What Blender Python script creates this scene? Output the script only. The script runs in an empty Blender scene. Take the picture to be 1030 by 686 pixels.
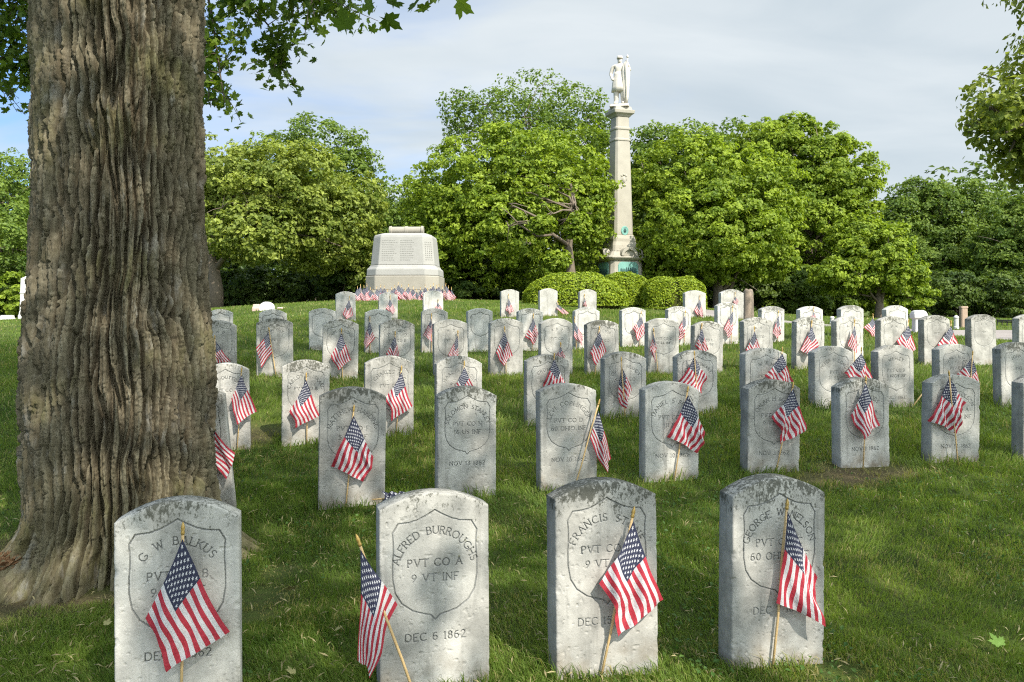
import bpy, bmesh, math, random
import numpy as np
from mathutils import Vector, Matrix, Euler
R = math.radians
rng = np.random.default_rng(11)
random.seed(5)
scene = bpy.context.scene
COL = scene.collection

# ------------------------------------------------------------------ camera
F, CX, CY, EYE = 900.0, 515.0, 320.0, 1.25      # the photo's focal length and horizon, in its 1030 px frame
cam_d = bpy.data.cameras.new('camera')
cam = bpy.data.objects.new('camera', cam_d)
COL.objects.link(cam)
cam.location = (0, 0, EYE)
cam.rotation_euler = (R(90), 0, 0)
cam_d.sensor_fit = 'HORIZONTAL'
cam_d.sensor_width = 36
cam_d.lens = 36 * F / 1030
cam_d.shift_y = -(343 - CY) / 1030
cam_d.clip_start = 0.05
cam_d.clip_end = 3000
scene.camera = cam

# ------------------------------------------------------------------ sky, sun, exposure
SUN_EL, SUN_AZ = 44.0, 147.0        # azimuth clockwise from +Y seen from above
w = bpy.data.worlds.new("World")
scene.world = w
w.use_nodes = True
nt = w.node_tree
nt.nodes.clear()
sky = nt.nodes.new('ShaderNodeTexSky')
sky.sky_type = 'NISHITA'
sky.sun_disc = False
sky.sun_elevation = R(SUN_EL)
sky.sun_rotation = R(SUN_AZ)
sky.air_density = 1.0
sky.dust_density = 1.0
sky.ozone_density = 1.2
tc = nt.nodes.new('ShaderNodeTexCoord')
sep = nt.nodes.new('ShaderNodeSeparateXYZ')
nt.links.new(tc.outputs['Generated'], sep.inputs[0])
# cloud deck: project the view direction on a plane overhead so streaks foreshorten towards the horizon
zc = nt.nodes.new('ShaderNodeMath'); zc.operation = 'ADD'; zc.inputs[1].default_value = 0.22
nt.links.new(sep.outputs['Z'], zc.inputs[0])
dx = nt.nodes.new('ShaderNodeMath'); dx.operation = 'DIVIDE'
dy = nt.nodes.new('ShaderNodeMath'); dy.operation = 'DIVIDE'
nt.links.new(sep.outputs['X'], dx.inputs[0]); nt.links.new(zc.outputs[0], dx.inputs[1])
nt.links.new(sep.outputs['Y'], dy.inputs[0]); nt.links.new(zc.outputs[0], dy.inputs[1])
cmb = nt.nodes.new('ShaderNodeCombineXYZ')
nt.links.new(dx.outputs[0], cmb.inputs['X']); nt.links.new(dy.outputs[0], cmb.inputs['Y'])
mp = nt.nodes.new('ShaderNodeMapping')
mp.inputs['Scale'].default_value = (1.1, 2.3, 1)
mp.inputs['Rotation'].default_value = (0, 0, R(-12))
nt.links.new(cmb.outputs[0], mp.inputs[0])
cn = nt.nodes.new('ShaderNodeTexNoise')
cn.inputs['Scale'].default_value = 1.3
cn.inputs['Detail'].default_value = 7
cn.inputs['Roughness'].default_value = 0.5
cn.inputs['Distortion'].default_value = 0.5
nt.links.new(mp.outputs[0], cn.inputs['Vector'])
# thinner cloud towards the left (west) of the picture
lf = nt.nodes.new('ShaderNodeMath'); lf.operation = 'MULTIPLY_ADD'
lf.inputs[1].default_value = 0.8; lf.inputs[2].default_value = 0.33
nt.links.new(sep.outputs['X'], lf.inputs[0])
ad = nt.nodes.new('ShaderNodeMath'); ad.operation = 'ADD'
nt.links.new(cn.outputs['Fac'], ad.inputs[0]); nt.links.new(lf.outputs[0], ad.inputs[1])
cr = nt.nodes.new('ShaderNodeMapRange')
cr.inputs['From Min'].default_value = 0.28; cr.inputs['From Max'].default_value = 0.86
cr.inputs['To Min'].default_value = 0.12; cr.inputs['To Max'].default_value = 0.93
cr.interpolation_type = 'SMOOTHSTEP'
nt.links.new(ad.outputs[0], cr.inputs['Value'])
# bright and grey parts of the cloud sheet
mp2 = nt.nodes.new('ShaderNodeMapping')
mp2.inputs['Scale'].default_value = (1.2, 2.2, 1); mp2.inputs['Location'].default_value = (3.1, 1.7, 0)
mp2.inputs['Rotation'].default_value = (0, 0, R(7))
nt.links.new(cmb.outputs[0], mp2.inputs[0])
cn2 = nt.nodes.new('ShaderNodeTexNoise')
cn2.inputs['Scale'].default_value = 1.3; cn2.inputs['Detail'].default_value = 8; cn2.inputs['Distortion'].default_value = .4
nt.links.new(mp2.outputs[0], cn2.inputs['Vector'])
ccol = nt.nodes.new('ShaderNodeValToRGB')
ccol.color_ramp.elements[0].position = 0.30; ccol.color_ramp.elements[0].color = (2.1, 2.38, 2.52, 1)
ccol.color_ramp.elements[1].position = 0.72; ccol.color_ramp.elements[1].color = (2.9, 3.08, 3.10, 1)
nt.links.new(cn2.outputs['Fac'], ccol.inputs[0])
# cloud sheet brightened round the sun, out of view, to lift the shade
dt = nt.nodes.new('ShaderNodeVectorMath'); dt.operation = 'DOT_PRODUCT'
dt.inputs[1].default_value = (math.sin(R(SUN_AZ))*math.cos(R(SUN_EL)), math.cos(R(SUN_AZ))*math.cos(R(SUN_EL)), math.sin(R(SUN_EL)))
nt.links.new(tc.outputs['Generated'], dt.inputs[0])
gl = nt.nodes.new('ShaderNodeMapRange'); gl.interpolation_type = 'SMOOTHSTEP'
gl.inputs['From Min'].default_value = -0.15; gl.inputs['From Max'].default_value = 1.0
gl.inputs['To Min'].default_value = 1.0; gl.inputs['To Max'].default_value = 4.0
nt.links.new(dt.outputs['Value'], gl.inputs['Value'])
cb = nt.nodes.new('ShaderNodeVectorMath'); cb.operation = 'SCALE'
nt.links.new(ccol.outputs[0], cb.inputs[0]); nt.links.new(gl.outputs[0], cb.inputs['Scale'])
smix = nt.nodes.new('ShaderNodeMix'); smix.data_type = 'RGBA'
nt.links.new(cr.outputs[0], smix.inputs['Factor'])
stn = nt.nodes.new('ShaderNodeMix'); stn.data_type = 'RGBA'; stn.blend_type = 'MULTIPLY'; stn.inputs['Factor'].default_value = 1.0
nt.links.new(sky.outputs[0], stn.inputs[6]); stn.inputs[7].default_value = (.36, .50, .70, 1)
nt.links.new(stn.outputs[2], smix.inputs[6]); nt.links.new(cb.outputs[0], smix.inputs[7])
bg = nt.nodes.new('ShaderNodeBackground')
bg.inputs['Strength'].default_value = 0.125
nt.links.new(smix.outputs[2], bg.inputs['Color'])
wo = nt.nodes.new('ShaderNodeOutputWorld')
nt.links.new(bg.outputs[0], wo.inputs['Surface'])

sl = bpy.data.lights.new('sun', 'SUN')
sl.energy = 3.1
sl.angle = R(0.53)
sl.color = (1.0, 0.94, 0.84)
sun = bpy.data.objects.new('sun', sl)
COL.objects.link(sun)
SD = Vector((math.sin(R(SUN_AZ)) * math.cos(R(SUN_EL)), math.cos(R(SUN_AZ)) * math.cos(R(SUN_EL)), math.sin(R(SUN_EL))))
sun.rotation_euler = SD.to_track_quat('Z', 'Y').to_euler()
sun.location = (8, -10, 30)

scene.view_settings.view_transform = 'Standard'
scene.view_settings.look = 'None'
scene.view_settings.exposure = 1.25
scene.view_settings.gamma = 1
scene.view_settings.use_curve_mapping = False
scene.render.engine = 'CYCLES'
cy = scene.cycles
cy.max_bounces = 6; cy.diffuse_bounces = 3; cy.glossy_bounces = 2
cy.transmission_bounces = 4; cy.transparent_max_bounces = 4
cy.caustics_reflective = False; cy.caustics_refractive = False
cy.use_denoising = False
cy.filter_width = 1.15
cy.use_adaptive_sampling = True; cy.adaptive_threshold = 0.008

# ------------------------------------------------------------------ helpers
def at(px, py, Y):
    """the point at distance Y ahead that the photo shows at pixel px, py"""
    return np.array([(px - CX) / F * Y, Y, EYE + (CY - py) / F * Y])

def tag(o, label=None, cat=None, group=None, kind=None):
    if label: o['label'] = label
    if cat: o['category'] = cat
    if group: o['group'] = group
    if kind: o['kind'] = kind
    return o

def empty(name, loc, rz=0.0):
    o = bpy.data.objects.new(name, None)
    o.empty_display_size = 0.1
    COL.objects.link(o)
    o.location = loc
    o.rotation_euler = (0, 0, rz)
    return o

def link(name, me, mat=None, parent=None):
    if mat is not None and not me.materials:
        me.materials.append(mat)
    o = bpy.data.objects.new(name, me)
    COL.objects.link(o)
    if parent is not None: o.parent = parent
    return o

def mesh_np(name, V, faces, smooth=True, uv=None, attrs=None):
    """mesh from numpy: V (n,3); faces = list of (m,k) int arrays; uv per vertex; attrs = per-vertex floats"""
    me = bpy.data.meshes.new(name)
    V = np.asarray(V, dtype=np.float32)
    me.vertices.add(len(V))
    me.vertices.foreach_set('co', V.ravel())
    li, ls, n = [], [], 0
    for f in faces:
        f = np.asarray(f, dtype=np.int32)
        if len(f) == 0: continue
        li.append(f.ravel())
        ls.append(n + np.arange(len(f), dtype=np.int32) * f.shape[1])
        n += f.size
    li = np.concatenate(li); ls = np.concatenate(ls)
    me.loops.add(len(li)); me.loops.foreach_set('vertex_index', li)
    me.polygons.add(len(ls)); me.polygons.foreach_set('loop_start', ls)
    me.polygons.foreach_set('use_smooth', np.full(len(ls), smooth, dtype=bool))
    if uv is not None:
        l = me.uv_layers.new(name='UVMap')
        l.data.foreach_set('uv', np.asarray(uv, dtype=np.float32)[li].ravel())
    if attrs:
        for k, a in attrs.items():
            t = me.attributes.new(k, 'FLOAT', 'POINT')
            t.data.foreach_set('value', np.asarray(a, dtype=np.float32))
    me.update(calc_edges=True)
    return me

class MB:
    """collects simple solids into one mesh"""
    def __init__(s): s.v = []; s.f = []
    def add(s, vs, fs):
        b = len(s.v); s.v += [tuple(p) for p in vs]; s.f += [tuple(b + i for i in f) for f in fs]
    def rings(s, rings, cap0=True, cap1=True):
        n = len(rings[0]); b = len(s.v)
        for r in rings: s.v += [tuple(p) for p in r]
        for k in range(len(rings) - 1):
            for i in range(n):
                j = (i + 1) % n
                s.f.append((b + k*n + i, b + k*n + j, b + (k+1)*n + j, b + (k+1)*n + i))
        if cap0: s.f.append(tuple(b + i for i in range(n))[::-1])
        if cap1: s.f.append(tuple(b + (len(rings)-1)*n + i for i in range(n)))
    def box(s, x0, y0, z0, x1, y1, z1):
        s.rings([[(x0,y0,z),(x1,y0,z),(x1,y1,z),(x0,y1,z)] for z in (z0, z1)])
    def prism(s, prof):
        """prof: list of (z, half x, half y, chamfer) -> stacked chamfered rectangles"""
        rr = []
        for z, a, b, c in prof:
            c = max(c, 1e-4)
            rr.append([(-a+c,-b,z),(a-c,-b,z),(a,-b+c,z),(a,b-c,z),(a-c,b,z),(-a+c,b,z),(-a,b-c,z),(-a,-b+c,z)])
        s.rings(rr)
    def lathe(s, prof, c=(0,0,0), n=16, sx=1, sy=1):
        s.rings([[(c[0]+r*sx*math.cos(2*math.pi*i/n), c[1]+r*sy*math.sin(2*math.pi*i/n), c[2]+z) for i in range(n)] for r, z in prof])
    def tube(s, pts, rad, n=8):
        pts = [Vector(p) for p in pts]
        if not hasattr(rad, '__len__'): rad = [rad] * len(pts)
        rr = []
        up = Vector((0.13, 0.31, 0.94))
        for i, p in enumerate(pts):
            d = (pts[min(i+1, len(pts)-1)] - pts[max(i-1, 0)]).normalized()
            a = d.cross(up)
            if a.length < 1e-3: a = d.cross(Vector((1, 0, 0)))
            a.normalize(); b = d.cross(a)
            rr.append([p + (a*math.cos(2*math.pi*k/n) + b*math.sin(2*math.pi*k/n)) * rad[i] for k in range(n)])
        s.rings(rr)
    def build(s, name, mat, parent=None, smooth=False):
        me = bpy.data.meshes.new(name)
        me.from_pydata(s.v, [], s.f)
        bm = bmesh.new(); bm.from_mesh(me)
        bmesh.ops.recalc_face_normals(bm, faces=bm.faces)
        bm.to_mesh(me); bm.free()
        if smooth: me.polygons.foreach_set('use_smooth', [True] * len(me.polygons))
        me.update()
        return link(name, me, mat, parent)

def bevel(o, width=0.01, seg=2):
    m = o.modifiers.new('bevel', 'BEVEL'); m.width = width; m.segments = seg; m.limit_method = 'ANGLE'; m.angle_limit = R(35)
    return o

# value noise in numpy ------------------------------------------------
def _hash(ix, iy, seed):
    h = (ix.astype(np.int64) * 374761393 + iy.astype(np.int64) * 668265263 + seed * 1442695041) & 0xffffffff
    h = ((h ^ (h >> 13)) * 1274126177) & 0xffffffff
    h = ((h ^ (h >> 16)) * 2246822519) & 0xffffffff
    return ((h ^ (h >> 15)) & 0xffffff) / float(0xffffff)
def vnoise(x, y, seed=0, px=None):
    """smooth value noise 0..1; px = integer period in x"""
    x = np.asarray(x, float); y = np.asarray(y, float)
    ix = np.floor(x).astype(np.int64); iy = np.floor(y).astype(np.int64)
    fx = x - ix; fy = y - iy
    fx = fx*fx*fx*(fx*(fx*6-15)+10); fy = fy*fy*fy*(fy*(fy*6-15)+10)
    i1 = ix + 1
    if px: ix = ix % px; i1 = i1 % px
    a = _hash(ix, iy, seed); b = _hash(i1, iy, seed); c = _hash(ix, iy+1, seed); d = _hash(i1, iy+1, seed)
    return (a*(1-fx)+b*fx)*(1-fy) + (c*(1-fx)+d*fx)*fy
def fbm(x, y, seed=0, oct=4, px=None):
    t = 0; a = 0.5; n = 0
    for k in range(oct):
        t = t + a * vnoise(x*2**k, y*2**k, seed+k*17, None if px is None else px*2**k); n += a; a *= 0.5
    return t / n
def sstep(a, b, x):
    t = np.clip((x - a) / (b - a), 0, 1); return t*t*(3-2*t)

# ------------------------------------------------------------------ materials
class NT:
    def __init__(s, name):
        s.m = bpy.data.materials.new(name); s.m.use_nodes = True
        s.t = s.m.node_tree; s.t.nodes.clear()
        s.out = s.t.nodes.new('ShaderNodeOutputMaterial')
    def n(s, typ, **kw):
        nd = s.t.nodes.new('ShaderNode' + typ)
        for k, v in kw.items():
            if k.startswith('i_'):
                nd.inputs[k[2:].replace('_', ' ')].default_value = v
            else: setattr(nd, k, v)
        return nd
    def l(s, a, b): s.t.links.new(a, b)
    def math(s, op, a, b=None, c=None, clamp=False):
        nd = s.n('Math', operation=op); nd.use_clamp = clamp
        for i, x in enumerate((a, b, c)):
            if x is None: continue
            if isinstance(x, (int, float)): nd.inputs[i].default_value = x
            else: s.l(x, nd.inputs[i])
        return nd.outputs[0]
    def mix(s, f, a, b):
        nd = s.n('Mix', data_type='RGBA')
        for i, x in ((0, f), (6, a), (7, b)):
            if isinstance(x, (int, float)): nd.inputs[i].default_value = x
            elif isinstance(x, tuple): nd.inputs[i].default_value = (*x, 1)
            else: s.l(x, nd.inputs[i])
        return nd.outputs[2]
    def ramp(s, f, stops):
        nd = s.n('ValToRGB'); e = nd.color_ramp.elements
        while len(e) < len(stops): e.new(0.5)
        for k, (p, c) in enumerate(stops):
            e[k].position = p; e[k].color = (*c, 1) if isinstance(c, tuple) else (c, c, c, 1)
        s.l(f, nd.inputs[0]); return nd.outputs[0]
    def rangev(s, v, a, b, c=0.0, d=1.0, smooth=True):
        nd = s.n('MapRange'); nd.interpolation_type = 'SMOOTHSTEP' if smooth else 'LINEAR'
        s.l(v, nd.inputs['Value'])
        for k, x in zip(('From Min', 'From Max', 'To Min', 'To Max'), (a, b, c, d)): nd.inputs[k].default_value = x
        return nd.outputs[0]
    def noise(s, vec, scale, detail=4, rough=0.55, out='Fac'):
        nd = s.n('TexNoise'); nd.inputs['Scale'].default_value = scale; nd.inputs['Detail'].default_value = detail
        nd.inputs['Roughness'].default_value = rough
        if vec is not None: s.l(vec, nd.inputs['Vector'])
        return nd.outputs[out]
    def mapping(s, vec, scale=(1,1,1), loc=(0,0,0)):
        nd = s.n('Mapping'); nd.inputs['Scale'].default_value = scale; nd.inputs['Location'].default_value = loc
        s.l(vec, nd.inputs[0]); return nd.outputs[0]
    def bump(s, h, strength=0.3, dist=0.01):
        nd = s.n('Bump'); nd.inputs['Strength'].default_value = strength; nd.inputs['Distance'].default_value = dist
        s.l(h, nd.inputs['Height']); return nd.outputs[0]
    def pbr(s, col, rough=0.7, normal=None, spec=0.3, metal=0.0):
        b = s.n('BsdfPrincipled')
        if isinstance(col, tuple): b.inputs['Base Color'].default_value = (*col, 1)
        else: s.l(col, b.inputs['Base Color'])
        if isinstance(rough, (int, float)): b.inputs['Roughness'].default_value = rough
        else: s.l(rough, b.inputs['Roughness'])
        b.inputs['Specular IOR Level'].default_value = spec
        b.inputs['Metallic'].default_value = metal
        if normal is not None: s.l(normal, b.inputs['Normal'])
        return b.outputs[0]
    def done(s, sh): s.l(sh, s.out.inputs['Surface']); return s.m

def simple(name, col, rough=0.7, spec=0.3, metal=0.0, var=0.25, scale=8.0, bump=0.1):
    t = NT(name); tcd = t.n('TexCoord').outputs['Object']
    f = t.noise(tcd, scale, 5)
    c = t.mix(f, tuple(x*(1-var) for x in col), tuple(min(1, x*(1+var)) for x in col))
    return t.done(t.pbr(c, rough, t.bump(t.noise(tcd, scale*6, 3), bump, 0.01), spec, metal))

def stone_mat(name, light, dark, stain=1.0, engraved=False):
    """weathered white marble: UV.y runs 0 at the grass to 1 at the top of the slab"""
    t = NT(name); tcn = t.n('TexCoord'); ob = tcn.outputs['Object']
    rnd = t.n('ObjectInfo').outputs['Random']
    off = t.n('CombineXYZ'); t.l(t.math('MULTIPLY', rnd, 37.0), off.inputs[0]); t.l(t.math('MULTIPLY', rnd, 91.0), off.inputs[1])
    vadd = t.n('VectorMath', operation='ADD'); t.l(ob, vadd.inputs[0]); t.l(off.outputs[0], vadd.inputs[1])
    p = vadd.outputs[0]
    uvs = t.n('SeparateXYZ'); t.l(tcn.outputs['UV'], uvs.inputs[0]); v = uvs.outputs['Y']
    base = t.ramp(t.noise(p, 7.0, 7, 0.62), [(0.34, dark), (0.64, light)])
    # grey veins and vertical run-off streaks
    st = t.noise(t.mapping(p, (26, 26, 2.2)), 1.0, 5, 0.6)
    base = t.mix(t.rangev(st, 0.52, 0.74, 0, 0.55), base, tuple(x*0.62 for x in dark))
    sp = t.noise(p, 55.0, 3, 0.6)
    base = t.mix(t.rangev(sp, 0.60, 0.74, 0, 0.5), base, tuple(x*0.5 for x in dark))
    # black biological crust on the top edge and shoulders
    m1 = t.noise(p, 16.0, 7, 0.68)
    m2 = t.noise(t.mapping(p, (1, 1, .6)), 85.0, 4, 0.75)
    band = t.rangev(v, 0.70, 1.0, 0.0, 0.185)
    k = t.math('ADD', t.math('ADD', t.math('MULTIPLY', m1, 0.42), t.math('MULTIPLY', m2, 0.58)), band)
    amt = t.math('ADD', k, t.math('MULTIPLY', t.math('FRACT', t.math('MULTIPLY', rnd, 7.3)), 0.10))
    crust = t.rangev(amt, 0.70, 0.78, 0, 0.85 * stain)
    base = t.mix(crust, base, (0.065, 0.065, 0.048))
    tone = t.rangev(t.math('FRACT', t.math('MULTIPLY', rnd, 13.7)), 0, 1, .80, 1.08, False)
    tn = t.n('VectorMath', operation='SCALE'); t.l(base, tn.inputs[0]); t.l(tone, tn.inputs['Scale']); base = tn.outputs[0]
    # yellow-green lichen dots
    li = t.n('TexVoronoi'); li.inputs['Scale'].default_value = 42.0; t.l(p, li.inputs['Vector'])
    ld = t.rangev(li.outputs['Distance'], 0.10, 0.22, 1, 0)
    ln = t.rangev(t.noise(p, 5.0, 2), 0.58, 0.68)
    base = t.mix(t.math('MULTIPLY', t.math('MULTIPLY', ld, ln), 0.55), base, (0.17, 0.16, 0.075))
    # soil splash above the turf
    soil = t.math('MULTIPLY', t.rangev(v, 0.26, 0.04), t.rangev(t.noise(p, 13.0, 5), 0.35, 0.75))
    base = t.mix(t.math('MULTIPLY', soil, 0.9), base, (0.17, 0.135, 0.09))
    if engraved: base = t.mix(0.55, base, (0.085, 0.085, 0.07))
    b = t.math('ADD', t.math('MULTIPLY', t.noise(p, 190.0, 3), 0.5), t.math('ADD', m1, t.math('MULTIPLY', sp, 0.7)))
    return t.done(t.pbr(base, 0.82, t.bump(b, 0.35, 0.004), 0.25))

M = {}
M['marble'] = stone_mat('weathered_marble', (0.48, 0.462, 0.418), (0.25, 0.243, 0.219))
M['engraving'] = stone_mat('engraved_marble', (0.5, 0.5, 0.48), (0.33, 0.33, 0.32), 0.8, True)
M['sunlit_marble'] = stone_mat('marble_sunlit_tone', (0.56, 0.545, 0.505), (0.38, 0.37, 0.335), 0.8)  # lighter copy for the back rows, their sunlight put into the colour

def leaf_mat(name, dark, light, trans=0.35, tint=(1.25, 1.25, 0.55), rough=0.5, var=None):
    t = NT(name)
    a = t.n('Attribute'); a.attribute_name = 'rnd'
    c = t.mix(a.outputs['Fac'], dark, light)
    if var is not None:
        b = t.n('Attribute'); b.attribute_name = 'dry'
        c = t.mix(b.outputs['Fac'], c, var)
    d = t.pbr(c, rough, None, 0.25)
    tl = t.n('BsdfTranslucent')
    cm = t.n('Mix', data_type='RGBA', blend_type='MULTIPLY'); cm.inputs[0].default_value = 1.0
    t.l(c, cm.inputs[6]); cm.inputs[7].default_value = (*tint, 1)
    t.l(cm.outputs[2], tl.inputs['Color'])
    mx = t.n('MixShader'); mx.inputs[0].default_value = trans
    t.l(d, mx.inputs[1]); t.l(tl.outputs[0], mx.inputs[2])
    return t.done(mx.outputs[0])

M['leaf_maple'] = leaf_mat('maple_leaf', (0.105, 0.170, 0.015), (0.32, 0.405, 0.042), 0.46)
M['leaf_olive'] = leaf_mat('olive_leaf', (0.115, 0.160, 0.026), (0.33, 0.38, 0.072), 0.45)
M['leaf_dark'] = leaf_mat('oak_leaf', (0.066, 0.120, 0.018), (0.20, 0.275, 0.044), 0.44)
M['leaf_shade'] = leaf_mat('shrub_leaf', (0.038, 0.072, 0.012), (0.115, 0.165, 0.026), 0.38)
M['leaf_yew'] = leaf_mat('yew_leaf', (0.105, 0.165, 0.010), (0.30, 0.37, 0.022), 0.33)
M['leaf_hang'] = leaf_mat('hanging_leaf', (0.060, 0.115, 0.016), (0.17, 0.25, 0.034), 0.50)
M['grass'] = leaf_mat('grass_blade', (0.066, 0.128, 0.022), (0.240, 0.318, 0.060), 0.45, (1.2, 1.2, 0.5), 0.5, (0.38, 0.33, 0.15))
# ------------------------------------------------------------------ terrain
YAW = R(13.5); TY = math.tan(YAW)
ROW_A = {'A': 2.707, 'B': 4.83, 'C': 6.417, 'D': 8.637, 'E': 11.07, 'F': 15.42}
def row_Y(row, px):           # distance of a row's front plane at pixel column px
    return ROW_A[row] / (1 - TY * (px - CX) / F)
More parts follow.
